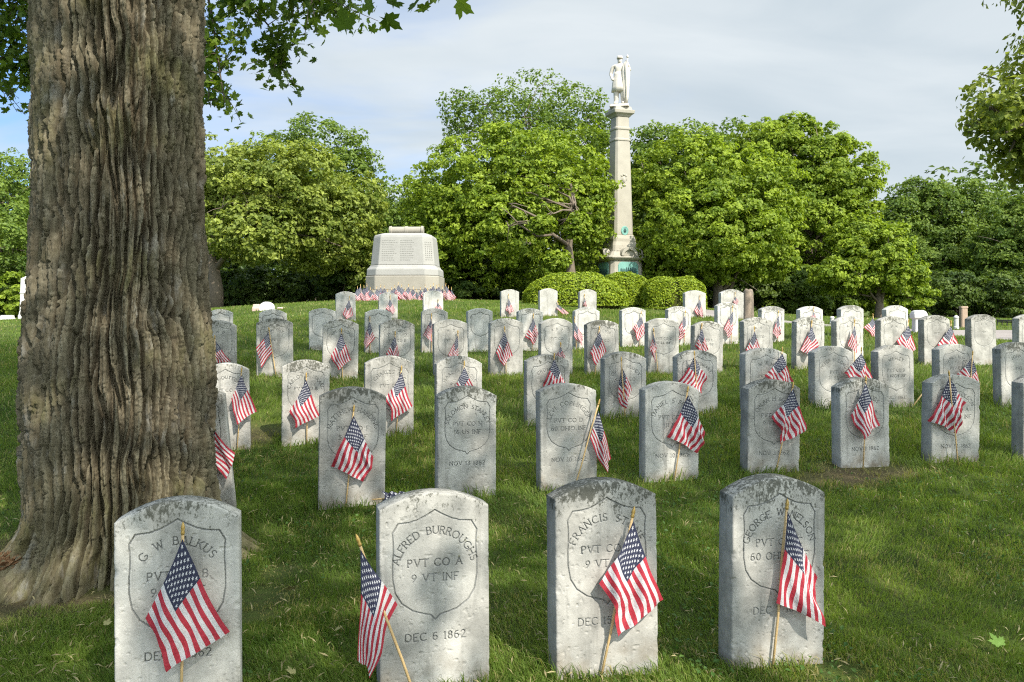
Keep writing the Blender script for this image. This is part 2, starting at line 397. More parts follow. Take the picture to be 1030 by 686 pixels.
# stones: row, x0, side, x1, top, base, roll, engraved lines, what singles it out
STONES = [
 ('A',115,0,242,505,708,-.4,['G W BALKUS','PVT CO B','9 VT INF','DEC 1 1862'],'standing right in front of the big tree trunk'),
 ('A',378,4,493,497,694,.3,['ALFRED BURROUGHS','PVT CO A','9 VT INF','DEC 6 1862'],'engraved DEC 6 1862, second from left in front row'),
 ('A',552,8,663,485,683,.2,['FRANCIS STONE','PVT CO A','9 VT INF','DEC 15 1862'],'engraved DEC 15 in front row, speckled black lichen'),
 ('A',723,13,829,481,674,.5,['GEORGE W NELSON','PVT CO C','60 OHIO INF','DEC 7 1862'],'at right end of front row, thick grey left side showing'),
 ('B',176,0,238,392,508,-5,['LYMAN S','PVT CO S','9 VT INF',''],'leaning and half hidden by the right edge of trunk'),
 ('B',319,1,387,390,512,.6,['MATTHEW HARDING','PVT CO F','5 VT INF',''],'in second row, right of trunk, engraved F'),
 ('B',437,3,499,389,498,.2,['SOLOMON STANLEY','PVT CO H','16 US INF','NOV 13 1862'],'without a flag in second row, engraved 16 US INF'),
 ('B',538,6,601,386,492,-.3,['LEVI COPLINGER','PVT CO D','60 OHIO INF','NOV 10 1862'],'engraved 60 OHIO INF in second row, stained shoulders'),
 ('B',642,7,703,384,480,.2,['DANIEL S BRUSH','PVT CO D','111 N Y','NOV 10 1862'],'engraved NOV 10 1862, straight behind the lichened front stone'),
 ('B',745,7,804,382,474,.1,['ORLAN H MASON','PVT CO A','9 VT INF','NOV 3 1862'],'fifth clear one of second row, engraved NOV 3 1862'),
 ('B',838,8,895,380,467,-.2,['C A WOODS','PVT CO A','9 VT INF','NOV 1 1862'],'second from right in second row, clean pale top'),
 ('B',928,9,985,377,465,.1,['NATHAN TOLSON','PVT CO A','60 OHIO INF','NOV 12 1862'],'in second row at right with flag folded on its stick'),
 ('B',1021,8,1080,375,456,0,['J WEST','PVT CO A','9 VT INF','NOV 2 1862'],'cut off by right edge of picture, dark left side'),
 ('C',205,0,252,365,455,-1,['BEN DUTTON','PVT CO B','',''],'in third row, partly behind trunk, flag at right shoulder'),
 ('C',282,1,331,362,452,.5,['CARLOS B ISRAEL','PVT CO B','',''],'in third row, crusted top, second from trunk'),
 ('C',366,1,416,358,443,.2,['CHARLES R C','PVT CO','',''],'in third row, partly behind the one engraved F'),
 ('C',437,2,485,358,430,-.3,['ISAAC A CROSS','PVT CO','',''],'peeping over the flagless one engraved 16 US INF'),
 ('C',527,3,573,357,426,.2,['CROSBY L','PVT CO','',''],'in third row, behind the one engraved 60 OHIO INF'),
 ('C',604,4,650,354,421,-.2,['CEO W BRANDT','CORP CO','ILL',''],'in third row with a furled flag before its shield'),
 ('C',677,5,722,352,416,.2,['JOHN STEWART','PVT CO','',''],'in third row with spread folded flag hanging from top'),
 ('C',745,5,792,350,412,.1,['W A M','PVT CO','',''],'in third row, mostly behind the one engraved NOV 3'),
 ('C',814,6,858,348,413,0,['PETER H LONG','PVT','10 ILL','OCT 1862'],'in third row, smooth grey, right part behind a flag'),
 ('C',877,7,920,347,410,.1,['WESLEY','PVT CO B','3 MICH INF','OCT 1862'],'flagless in third row, blue grey with smooth face'),
 ('C',939,7,980,346,407,-.2,['JAMES HOOD','PVT CO','',''],'in third row, dark crusted top, third from right'),
 ('C',1001,7,1044,344,408,0,['JOHN C','PVT','',''],'in third row, cut by right edge of picture'),
 ('D',201,0,238,322,367,-.6,['E A D','','',''],'in fourth row, left part hidden by trunk'),
 ('D',258,0,295,320,384,-.2,['SAM DAY','PVT','',''],'in fourth row, first one clear of trunk'),
 ('D',323,1,360,321,384,.3,['JOHN D BURKE','','',''],'in fourth row, second clear of trunk, flag in middle'),
 ('D',381,1,417,321,378,.2,['M C SMITH','PVT CO B','',''],'in fourth row, below the right half of block monument'),
 ('D',436,1,471,321,375,-.2,['W T','PVT CO','',''],'in fourth row, low flag at lower right of shield'),
 ('D',491,2,526,320,380,.3,[],'in fourth row, evenly blue grey, standing in shade'),
 ('D',542,2,576,320,376,0,['A B C','PVT CO','',''],'in fourth row, top stained black, just left of column'),
 ('D',588,3,623,322,378,-1.5,['H LEWIS','PVT CO','',''],'in fourth row, right below column, tilted a little'),
 ('D',650,2,683,320,378,.2,['','PVT CO E','10 ILL INF',''],'in fourth row with thin furled flag at left edge'),
 ('D',695,3,727,323,376,.4,['','CO K','ILL INF',''],'in fourth row, sunken, behind folded flag stone'),
 ('D',745,4,778,319,372,0,['A B','PVT CO','',''],'in fourth row, crusted, with low flag left of middle'),
 ('D',796,5,829,319,373,.2,['W H S','','',''],'in fourth row, narrow, flag leaning across lower shield'),
 ('D',838,4,869,318,369,-.2,['A L','','',''],'in fourth row, pale, flag at its right edge'),
 ('D',881,5,913,318,363,.1,['H M','','',''],'in fourth row, bright, flag at its right shoulder'),
 ('D',924,6,956,317,370,.2,['C D','PVT','',''],'in fourth row, bright face and dark grey left side'),
 ('D',972,6,1003,316,371,0,['J M','PVT','',''],'flagless, bright white face, fourth row near right edge'),
 ('D',1019,6,1052,316,366,0,['A','','',''],'in fourth row at the very right edge of picture'),
 ('E',209,0,234,311,345,0,[],'in fifth row, its top showing beside trunk'),
 ('E',260,0,288,311,345,.3,[],'in fifth row, only its crusted top showing'),
 ('E',310,1,338,310,357,-.4,[],'in fifth row, standing alone left of block monument'),
 ('E',366,1,394,311,357,.2,[],'in fifth row, below left corner of block monument'),
 ('E',423,1,450,310,355,.3,[],'in fifth row, below right corner of block monument'),
 ('E',470,1,496,310,354,-.2,[],'in fifth row, slim and clean, below gap in trees'),
 ('E',520,1,546,310,353,.1,[],'in fifth row, flag in its middle, below leftmost mound'),
 ('E',577,1,603,309,351,.3,[],'in fifth row, flag leaning over at left edge'),
 ('E',624,2,650,309,348,-.3,[],'in fifth row, smooth grey, flag on right half'),
 ('E',670,2,695,308,348,.2,[],'in fifth row, pale, below right end of hedge'),
 ('E',718,4,743,304,348,0,[],'tallest of fifth row, pale, between hedge and tree stump'),
 ('E',764,2,789,308,346,.2,[],'in fifth row, white, right of tree stump'),
 ('E',803,2,828,308,340,-.2,[],'in fifth row, white top above the narrow one'),
 ('E',844,2,869,307,338,.1,[],'in fifth row, white, second of three at right'),
 ('E',889,3,914,307,337,-.1,[],'in fifth row, white, rightmost against the road'),
 ('F',338,0,358,293,323,-.5,[],'in last row, left of block monument'),
 ('F',381,0,400,294,321,.3,[],'in last row, before middle of block monument'),
 ('F',426,0,446,292,317,-.3,[],'in last row, bright, before right side of block monument'),
 ('F',503,1,522,291,320,.3,[],'in last row, left of hedge mounds'),
 ('F',542,1,561,290,320,-.3,[],'in last row, before left hedge mound, clear of flag'),
 ('F',582,1,600,291,314,.2,[],'in last row, before middle of hedge, low flag'),
 ('F',688,1,710,292,322,0,[],'in last row, at right end of hedge'),
 ('F',724,1,748,291,318,.3,[],'in last row, beside the tree stump, dark flag'),
]
# ground points read from the stones' feet and the lie of the land
GP = []
for (row, x0, s, x1, top, base, *_r) in STONES:
    xc = (x0 + s + x1) / 2
    GP.append(at(xc, base, row_Y(row, xc)))
for px, py, Y in [(122,592,4.0),(30,600,3.75),(-60,620,3.6),(10,345,16),(-200,345,16),(5,323,32),(-250,328,32),
                  (230,319,20),(300,311,21),(380,303,23),(400,301,26),(470,303,24),(560,308,26),(620,305,35),(700,311,28),(300,312,40),(450,309,38),(600,309,42),
                  (900,318,44),(-100,321,46),(1200,322,46),(750,317,38),(850,319,38),
                  (1030,348,17),(1030,333,24),(850,343,17.5),(850,329,25),(715,321,24),(715,312,29),(1250,347,18),(1250,335,25),
                  (1030,600,3.6),(1150,560,4.0),(1150,470,6.2)]:
    GP.append(at(px, py, Y))
GP += [np.array(p) for p in [(0,0,0.02),(-4,-3,0.0),(4,-3,0.0),(-10,-8,0.0),(10,-8,0.0),(-9,3,0.05),(9,2,0.05),(-6,1.5,0.05),
                             (0,75,1.9),(-45,75,1.3),(45,75,1.2),(90,60,1.0),(-90,60,1.0),(40,10,.4),(-40,10,.4)]]
GP = np.array(GP)
def _phi(r2): return 0.5 * r2 * np.log(r2 + 1e-9)
_n = len(GP); _S = 10.0
_P = GP[:, :2] / _S
_K = _phi(((_P[:, None] - _P[None]) ** 2).sum(-1)) + np.eye(_n) * 0.02
_A = np.zeros((_n+3, _n+3)); _A[:_n, :_n] = _K
_A[:_n, _n] = 1; _A[:_n, n1 := _n+1] = _P[:, 0]; _A[:_n, _n+2] = _P[:, 1]; _A[_n:, :_n] = _A[:_n, _n:].T
_W = np.linalg.solve(_A, np.concatenate([GP[:, 2], [0, 0, 0]]))
def ground(x, y):
    x = np.atleast_1d(np.asarray(x, float)); y = np.atleast_1d(np.asarray(y, float))
    out = np.empty(x.size); X = x.ravel(); Yv = y.ravel()
    for i in range(0, x.size, 40000):
        q = np.stack([X[i:i+40000], Yv[i:i+40000]], -1) / _S
        d = ((q[:, None] - _P[None]) ** 2).sum(-1)
        z = _phi(d) @ _W[:_n] + _W[_n] + q @ _W[_n+1:]
        r = np.hypot(X[i:i+40000], Yv[i:i+40000] - 20)
        t = sstep(45, 85, r)
        out[i:i+40000] = z * (1-t) + 1.3 * t + 7.0 * sstep(82, 150, r)
    out += (fbm(X*1.1, Yv*1.1, 3, 3) - 0.5) * 0.035 * np.clip(1.4 - np.hypot(X, Yv)/30, 0.2, 1)
    return out.reshape(x.shape)
def gz(x, y): return float(ground([x], [y])[0])

# the road that passes behind the stones on the right: centre line and half widths from its two edges
ROAD_N = np.array([at(690,322.5,22.5)[:2], at(715,321,23)[:2], at(760,330,20.2)[:2], at(850,343,17.5)[:2], at(940,346,17)[:2], at(1030,348,17)[:2], at(1250,347,18)[:2], at(1700,346,20)[:2]])
ROAD_F = np.array([at(690,314,28)[:2], at(715,312.5,28)[:2], at(760,321,26)[:2], at(850,329,25)[:2], at(940,331,24)[:2], at(1030,333,24)[:2], at(1250,335,25)[:2], at(1700,335,27)[:2]])
def on_road(x, y):
    lo = np.interp(x, ROAD_N[:, 0], ROAD_N[:, 1], left=1e9, right=1e9); hi = np.interp(x, ROAD_F[:, 0], ROAD_F[:, 1], left=-1e9, right=-1e9)
    return (y > lo) & (y < hi)

# bare, dry patches in the turf (x, y, radius)
BARE = []
def bare(px, py, Y, r): p = at(px, py, Y); BARE.append((p[0], p[1], r))
bare(850,470,5.15,.22); bare(820,470,5.1,.16); bare(880,469,5.3,.18); bare(268,575,3.5,.12); bare(255,590,3.3,.10); bare(285,560,3.8,.10)
bare(40,540,4.3,.22); bare(60,600,3.7,.20); bare(100,600,3.65,.16); bare(240,455,6.2,.22); bare(262,450,6.4,.2); bare(845,600,2.9,.10)
bare(820,670,2.75,.08); bare(470,480,5.2,.08); bare(10,600,3.6,.2); bare(-30,590,3.8,.3)
def dryness(x, y):
    d = np.zeros_like(x)
    for bx, by, br in BARE:
        q = np.hypot(x-bx, (y-by)) / br + (vnoise(x*9, y*9, 5) - .5) * 0.8
        d = np.maximum(d, sstep(1.25, 0.45, q))
    return d

nx, ny = 230, 260
sx = np.linspace(-1, 1, nx); gx = np.sinh(sx * 5.2) / np.sinh(5.2) * 700
ty = np.linspace(-0.55, 1, ny); gy = 3 + np.sinh(ty * 5.6) / np.sinh(5.6) * 800
XX, YY = np.meshgrid(gx, gy)
ZZ = ground(XX, YY)
V = np.stack([XX, YY, ZZ], -1).reshape(-1, 3)
idx = np.arange(nx*ny).reshape(ny, nx)
Q = np.stack([idx[:-1,:-1], idx[:-1,1:], idx[1:,1:], idx[1:,:-1]], -1).reshape(-1, 4)
t = NT('turf_soil'); ob = t.n('TexCoord').outputs['Object']
c = t.ramp(t.noise(ob, 2.2, 8, .7), [(.30, (.030,.050,.012)), (.55, (.075,.105,.022)), (.78, (.115,.115,.035))])
c = t.mix(t.rangev(t.noise(ob, 40, 5, .7), .45, .7, 0, .6), c, (.05,.038,.02))
at_ = t.n('Attribute'); at_.attribute_name = 'dry'
c = t.mix(t.math('MULTIPLY', at_.outputs['Fac'], .9), c, t.ramp(t.noise(ob, 60, 5, .7), [(.3, (.055,.038,.022)), (.7, (.17,.13,.075))]))
M['turf'] = t.done(t.pbr(c, .95, t.bump(t.noise(ob, 70, 5, .7), .8, .02), .1))
g = link('ground', mesh_np('ground', V, [Q], True, attrs={'dry': dryness(XX.ravel(), YY.ravel())}), M['turf'])
tag(g, kind='structure')

# road surface, laid on the terrain with shallow crowned edge
def strip(name, A, B, nu, nvv, lift, mat):
    s = np.linspace(0, 1, nu)
    def res(P):
        d = np.concatenate([[0], np.cumsum(np.hypot(*np.diff(P, axis=0).T))]); d /= d[-1]
        return np.stack([np.interp(s, d, P[:, 0]), np.interp(s, d, P[:, 1])], -1)
    a, b = res(A), res(B)
    vv = np.linspace(0, 1, nvv)[:, None, None]
    P = a[None]*(1-vv) + b[None]*vv
    Z = ground(P[..., 0], P[..., 1]) + lift
    V = np.concatenate([P, Z[..., None]], -1).reshape(-1, 3)
    i = np.arange(nu*nvv).reshape(nvv, nu)
    return tag(link(name, mesh_np(name, V, [np.stack([i[:-1,:-1], i[:-1,1:], i[1:,1:], i[1:,:-1]], -1).reshape(-1,4)]), mat), kind='structure')
t = NT('road_asphalt'); ob = t.n('TexCoord').outputs['Object']
c = t.ramp(t.noise(ob, 0.6, 6, .6), [(.3, (.21,.185,.17)), (.7, (.30,.265,.245))])
c = t.mix(t.rangev(t.noise(ob, 90, 2), .5, .7, 0, .5), c, (.13,.12,.11))
M['road'] = t.done(t.pbr(c, .9, t.bump(t.noise(ob, 120, 2), .4, .01), .2))
strip('road', ROAD_N, ROAD_F, 60, 12, .03, M['road'])

# ------------------------------------------------------------------ engraving font: strokes on a unit-high grid
def arc(cx, cy, rx, ry, a0, a1, n=9):
    return [(cx + rx*math.cos(R(a)), cy + ry*math.sin(R(a))) for a in np.linspace(a0, a1, n)]
GL = {
 'A': (.80, [[(0,0),(.4,1),(.8,0)], [(.16,.36),(.64,.36)]]),
 'B': (.60, [[(0,0),(0,1),(.28,1)]+arc(.28,.76,.24,.24,90,-90)+[(0,.52)], [(.28,.52)]+arc(.32,.26,.28,.26,90,-90)+[(0,0)]]),
 'C': (.80, [arc(.48,.5,.48,.5,48,312,14)]),
 'D': (.76, [[(0,0),(0,1),(.3,1)]+arc(.3,.5,.46,.5,90,-90,11)+[(0,0)]]),
 'E': (.56, [[(.56,1),(0,1),(0,0),(.56,0)], [(0,.52),(.42,.52)]]),
 'F': (.54, [[(.54,1),(0,1),(0,0)], [(0,.52),(.40,.52)]]),
 'G': (.84, [arc(.48,.5,.48,.5,48,340,15)+[(.84,.40),(.58,.40)]]),
 'H': (.74, [[(0,0),(0,1)], [(.74,0),(.74,1)], [(0,.52),(.74,.52)]]),
 'I': (.10, [[(.05,0),(.05,1)]]),
 'J': (.44, [[(.40,1),(.40,.22)]+arc(.2,.22,.2,.22,0,-170,7)]),
 'K': (.68, [[(0,0),(0,1)], [(.62,1),(.02,.45)], [(.2,.62),(.68,0)]]),
 'L': (.54, [[(0,1),(0,0),(.54,0)]]),
 'M': (.92, [[(0,0),(.08,1),(.46,.1),(.84,1),(.92,0)]]),
 'N': (.76, [[(0,0),(0,1),(.76,0),(.76,1)]]),
 'O': (.92, [arc(.46,.5,.46,.5,0,360,17)]),
 'P': (.56, [[(0,0),(0,1),(.28,1)]+arc(.28,.74,.28,.26,90,-90)+[(0,.48)]]),
 'Q': (.92, [arc(.46,.5,.46,.5,0,360,17), [(.55,.2),(.95,-.1)]]),
 'R': (.64, [[(0,0),(0,1),(.28,1)]+arc(.28,.75,.26,.25,90,-90)+[(0,.5)], [(.3,.5),(.64,0)]]),
 'S': (.56, [arc(.28,.75,.26,.25,40,265,9)+arc(.29,.25,.27,.25,85,-140,9)]),
 'T': (.70, [[(0,1),(.70,1)], [(.35,1),(.35,0)]]),
 'U': (.72, [[(0,1),(0,.36)]+arc(.36,.36,.36,.36,180,360,9)+[(.72,1)]]),
 'V': (.76, [[(0,1),(.38,0),(.76,1)]]),
 'W': (1.08, [[(0,1),(.28,0),(.54,.9),(.80,0),(1.08,1)]]),
 'X': (.72, [[(0,0),(.72,1)], [(0,1),(.72,0)]]),
 'Y': (.70, [[(0,1),(.35,.5),(.70,1)], [(.35,.5),(.35,0)]]),
 'Z': (.66, [[(0,1),(.66,1),(0,0),(.66,0)]]),
 '0': (.62, [arc(.31,.5,.31,.5,0,360,15)]),
 '1': (.24, [[(0,.82),(.14,1),(.14,0)]]),
 '2': (.54, [arc(.27,.74,.26,.26,165,-30,8)+[(0,0),(.56,0)]]),
 '3': (.50, [arc(.24,.76,.23,.24,150,-90,8)+arc(.24,.26,.26,.26,90,-150,8)]),
 '5': (.52, [[(.48,1),(.08,1),(.04,.56)]+arc(.24,.32,.28,.32,115,-150,9)]),
 '6': (.56, [[(.46,.98)]+arc(.34,.42,.34,.56,110,190,5)+arc(.28,.29,.28,.29,180,540,13)]),
 '7': (.54, [[(0,1),(.54,1),(.2,0)]]),
 '8': (.54, [arc(.27,.76,.22,.24,0,360,11), arc(.27,.27,.27,.27,0,360,13)]),
 '9': (.56, [arc(.28,.71,.28,.29,0,360,13)+[(.54,.55),(.14,.02)]]),
}
def glyph(ch):
    w_, st = GL[ch]
    segs = []
    for s in st:
        segs += list(zip(s[:-1], s[1:]))
        for p in (s[0], s[-1]):                      # little chiselled serifs
            if (abs(p[1]) < .01 or abs(p[1]-1) < .01) and s[0] != s[-1]:
                segs.append(((p[0]-.09, p[1]), (p[0]+.09, p[1])))
    return w_, segs
def line_text(txt, xc, z, h, gap=.34, space=.62):
    out = []; x = 0
    for ch in txt:
        if ch == ' ': x += space; continue
        w_, sg = glyph(ch)
        out += [((a[0]+x, a[1]), (b[0]+x, b[1])) for a, b in sg]; x += w_ + gap
    x -= gap
    return [((xc+(a[0]-x/2)*h, z+a[1]*h), (xc+(b[0]-x/2)*h, z+b[1]*h)) for a, b in out]
def arc_text(txt, xc, zc, r, h, span):
    ws = [(.62 if ch == ' ' else glyph(ch)[0]) for ch in txt]
    tot = sum(ws); gap = (span*r/h - tot) / max(1, len(txt)-1)
    gap = min(gap, .62)
    L = tot + gap*(len(txt)-1); s = -L/2; out = []
    for ch, w_ in zip(txt, ws):
        if ch != ' ':
            th = (s + w_/2) * h / r
            for a, b in glyph(ch)[1]:
                pp = []
                for p in (a, b):
                    lx = (p[0]-w_/2)*h; lz = r + p[1]*h
                    pp.append((xc + lx*math.cos(th) + lz*math.sin(th), zc - lx*math.sin(th) + lz*math.cos(th)))
                out.append(tuple(pp))
        s += w_ + gap
    return out
SHIELD = [(0,.15),(.035,.172),(.08,.197),(.16,.235),(.235,.254),(.335,.262),(.385,.345),(.377,.42),(.375,.50),(.383,.62),(.383,.75),(.36,.88),(.30,.975),(.20,1.045),(.10,1.075),(.04,1.09),(0,1.135)]

def make_stone_mesh(W, H, T, cell, lines, shield, seed, bury=.12):
    """slab with a segmental top; the front is a fine grid cut by the shield line and the lettering.
       returns body, inscription and shield meshes; origin at front centre of the foot"""
    rise = (.128 + .044*((seed*0.6180339) % 1.0)) * W
    e = [0, .0015, .004, .008]
    ncol = max(8, int((W - .02) / cell)); nrow = max(10, int((H + bury) / cell))
    xs = np.concatenate([-W/2 + np.array(e), np.linspace(-W/2+.012, W/2-.012, ncol), W/2 - np.array(e[::-1])])
    Ht = H - rise * (xs/(W/2))**2
    vv = np.linspace(0, 1, nrow)
    X = np.tile(xs, (nrow+4, 1))
    Z = np.concatenate([-bury + vv[:, None]*(Ht[None]-.012+bury), Ht[None] - np.array([.008, .004, .0015, 0])[:, None]])
    dE = np.minimum(np.minimum(X+W/2, W/2-X), Ht[None]-Z)
    bw = .006 + .045*np.clip(fbm(X*26+seed, Z*26, seed, 3) - .56, 0, 1)
    q = np.clip(bw - dE, 0, None)
    Yd = bw - np.sqrt(np.clip(bw**2 - q**2, 0, None))
    Yd += (fbm(X*9, Z*9, seed+3, 4) - .5) * .0022
    pits = np.clip(fbm(X*70, Z*70, seed+9, 2) - .72, 0, 1) * .012
    Yd += pits
    Dm = {}
    def carve(segs, hw, depth, key):
        D = np.full(X.shape, 9.0)
        for (x0, z0), (x1, z1) in segs:
            pad = hw*1.6
            ci = np.where((xs > min(x0, x1)-pad) & (xs < max(x0, x1)+pad))[0]
            if len(ci) == 0: continue
            c0, c1 = ci[0], ci[-1]+1
            zz = Z[:, (c0+c1)//2]
            ri = np.where((zz > min(z0, z1)-pad-.01) & (zz < max(z0, z1)+pad+.01))[0]
            if len(ri) == 0: continue
            r0, r1 = ri[0], ri[-1]+1
            gx_ = X[r0:r1, c0:c1]; gz_ = Z[r0:r1, c0:c1]
            vx, vz = x1-x0, z1-z0; L2 = vx*vx+vz*vz+1e-12
            tt = np.clip(((gx_-x0)*vx+(gz_-z0)*vz)/L2, 0, 1)
            d = np.hypot(gx_-x0-tt*vx, gz_-z0-tt*vz) / hw
            D[r0:r1, c0:c1] = np.minimum(D[r0:r1, c0:c1], d)
        nonlocal Yd
        Yd = Yd + depth * (1 - sstep(.35, 1.25, D))
        Dm[key] = D
    sw = max(.0021, cell*.7)
    S = [(x*W, H - y*W) for x, y in SHIELD]; S = S + [(-x, z) for x, z in S[-2::-1]]
    ss = list(zip(S[:-1], S[1:]))
    if shield: carve(ss, sw*1.05, .0042, 'shield_line')
    if lines:
        if lines[0]:
            n = len(lines[0]); segs = arc_text(lines[0], 0, H-.70*W, .335*W, .066*W, min(R(156), R(9.8)*n+R(8)))
            carve(segs, max(.00155, cell*.55), 0.0045, 'inscription')
        for k, zf in ((1, .655), (2, .79)):
            if k < len(lines) and lines[k]: carve(line_text(lines[k], 0, H - zf*W, .066*W), max(.00155, cell*.55), 0.0045, 'inscription.%d' % k)
        if len(lines) > 3 and lines[3]: carve(line_text(lines[3], 0, H - 1.315*W, .066*W), max(.00155, cell*.55), 0.0045, 'date')
    nr, nc = X.shape
    fid = np.arange(nr*nc).reshape(nr, nc)
    q4 = np.stack([fid[:-1,:-1], fid[:-1,1:], fid[1:,1:], fid[1:,:-1]], -1).reshape(-1, 4)
    Vf = np.stack([X, Yd, Z], -1).reshape(-1, 3)
    UV = np.stack([X/W+.5, np.clip(Z/H, 0, 1)], -1).reshape(-1, 2)
    keep = np.ones(len(q4), bool); subs = {}
    for key, D in Dm.items():
        fm = (D.ravel()[q4].mean(1) < .95) & keep
        if fm.sum() > 3:
            u, inv = np.unique(q4[fm], return_inverse=True)
            subs[key] = mesh_np(key, Vf[u], [inv.reshape(-1, 4)], True, UV[u])
            keep &= ~fm
    # sides and back: the outline again at depth T
    loop = np.concatenate([fid[:, 0], fid[-1, 1:-1], fid[::-1, -1]])
    nb = len(loop); Vb = Vf[loop].copy(); Vb[:, 1] = T - .006 + (fbm(Vb[:, 0]*9, Vb[:, 2]*9, seed+5, 2)-.5)*.004
    Vm = Vf[loop].copy(); Vm[:, 1] = T*.5
    cen = Vb.mean(0); Vc = Vb.copy(); Vc[:, [0, 2]] = cen[[0, 2]] + (Vb[:, [0, 2]]-cen[[0, 2]])*.97; Vc[:, 1] = T
    allV = np.concatenate([Vf, Vm, Vb, Vc]); n0 = len(Vf)
    uvl = UV[loop]; allUV = np.concatenate([UV, uvl, uvl, uvl])
    a = loop[:-1]; b = loop[1:]; i = np.arange(nb-1)
    s1 = np.stack([a, n0+i, n0+i+1, b], -1)
    s2 = np.stack([n0+i, n0+nb+i, n0+nb+i+1, n0+i+1], -1)
    s3 = np.stack([n0+nb+i, n0+2*nb+i, n0+2*nb+i+1, n0+nb+i+1], -1)
    back = (n0+2*nb+np.arange(nb))[None, ::-1]
    s1, s2, s3 = s1[:, ::-1], s2[:, ::-1], s3[:, ::-1]
    me = mesh_np('headstone', allV, [q4[keep], s1, s2, s3, back[:, ::-1]], True, allUV)
    return me, subs

# ------------------------------------------------------------------ headstones
CELL = {'A': .0013, 'B': .0020, 'C': .0032, 'D': .0042, 'E': .006, 'F': .009}
ROWWORD = {'A': 'front row of headstones', 'B': 'second row of headstones', 'C': 'third row of headstones',
           'D': 'fourth row of headstones', 'E': 'fifth row of headstones', 'F': 'last row of headstones'}
ex, ey = np.array([math.cos(YAW), math.sin(YAW)]), np.array([-math.sin(YAW), math.cos(YAW)])
def on_plane(row, px, py, off=0.0):
    """point of the row's front plane, moved off metres towards the viewer, at pixel px, py"""
    a = ROW_A[row] - off / math.cos(YAW)
    return at(px, py, a / (1 - TY * (px - CX) / F))
STONE_POS = []
for i, (row, x0, s, x1, top, base, roll, lines, desc) in enumerate(STONES):
    pl, pr = on_plane(row, x0+s, base), on_plane(row, x1, base)
    W = float(np.hypot(*(pr-pl)[:2])); c = (pl+pr)/2
    zg = gz(c[0], c[1]) - .015
    ztop = on_plane(row, (x0+s+x1)/2, top)[2]
    H = float(ztop - zg)
    T = .10 if row in 'ABC' else .105
    shield = row in 'ABCDE'
    me, subs = make_stone_mesh(W, H, T, CELL[row], lines if row in 'ABCD' else [], shield, 40+i*7)
    o = link('headstone', me, M['sunlit_marble'] if row in 'EF' else M['marble'])
    o.location = (c[0], c[1], zg)
    o.rotation_euler = (R(rng.uniform(-1.6, 1.2)), R(roll + rng.uniform(-.5, .5)), YAW + R(rng.uniform(-.8, .8)))
    tag(o, 'white marble headstone ' + desc, 'headstone', ROWWORD[row])
    for k, m_ in subs.items(): link(k.split('.')[0], m_, M['engraving'], o)
    STONE_POS.append((c[0], c[1], W, T))
# ------------------------------------------------------------------ small flags on sticks
t = NT('flag_cloth'); uvn = t.n('TexCoord').outputs['UV']
sx_ = t.n('SeparateXYZ'); t.l(uvn, sx_.inputs[0]); u, v = sx_.outputs['X'], sx_.outputs['Y']
stripe = t.math('MODULO', t.math('FLOOR', t.math('MULTIPLY', v, 12.999)), 2.0)        # 0 = red, 1 = white
col = t.mix(stripe, (.45, .014, .034), (.68, .66, .66))
px_ = t.math('MULTIPLY', u, 12/.40); py_ = t.math('MULTIPLY', v, 10/(7/13))
a_ = t.math('MULTIPLY', t.math('ADD', px_, py_), .5); b_ = t.math('MULTIPLY', t.math('SUBTRACT', px_, py_), .5)
ra, rb = t.math('ROUND', a_), t.math('ROUND', b_)
ci, cj = t.math('ADD', ra, rb), t.math('SUBTRACT', ra, rb)
ddx = t.math('MULTIPLY', t.math('SUBTRACT', px_, ci), .40*.30/12)          # metres
ddy = t.math('MULTIPLY', t.math('SUBTRACT', cj, py_), .20*(7/13)/10)
rad = t.math('SQRT', t.math('ADD', t.math('MULTIPLY', ddx, ddx), t.math('MULTIPLY', ddy, ddy)))
ang = t.math('ARCTAN2', ddx, ddy)
w5 = t.math('ABSOLUTE', t.math('SUBTRACT', t.math('FLOORED_MODULO', t.math('ADD', ang, math.pi/5), 2*math.pi/5), math.pi/5))
lim = t.math('DIVIDE', .309*.0062, t.math('COSINE', t.math('SUBTRACT', 2*math.pi/5, w5)))
star = t.math('LESS_THAN', rad, lim)
inside = t.math('MULTIPLY', t.math('MULTIPLY', t.math('GREATER_THAN', ci, .5), t.math('LESS_THAN', ci, 11.5)),
                t.math('MULTIPLY', t.math('GREATER_THAN', cj, .5), t.math('LESS_THAN', cj, 9.5)))
canton = t.math('MULTIPLY', t.math('LESS_THAN', u, .40), t.math('LESS_THAN', v, 7/13))
ccol_ = t.mix(t.math('MULTIPLY', star, inside), (.010, .015, .052), (.68, .68, .70))
col = t.mix(canton, col, ccol_)
weave = t.noise(uvn, 60.0, 4)
col = t.mix(t.math('MULTIPLY', weave, .22), col, (.25, .24, .25))
bp = t.pbr(col, .62, t.bump(t.noise(uvn, 14.0, 4), .35, .01), .25)
tr = t.n('BsdfTranslucent'); t.l(col, tr.inputs['Color'])
mx_ = t.n('MixShader'); mx_.inputs[0].default_value = .28
t.l(bp, mx_.inputs[1]); t.l(tr.outputs[0], mx_.inputs[2])
M['flag'] = t.done(mx_.outputs[0])
M['stick'] = simple('flag_stick_wood', (.52, .36, .17), .6, .3, 0, .25, 30)
M['gold'] = simple('gilt_spear_tip', (.42, .27, .07), .4, .5, .3, .15, 20)

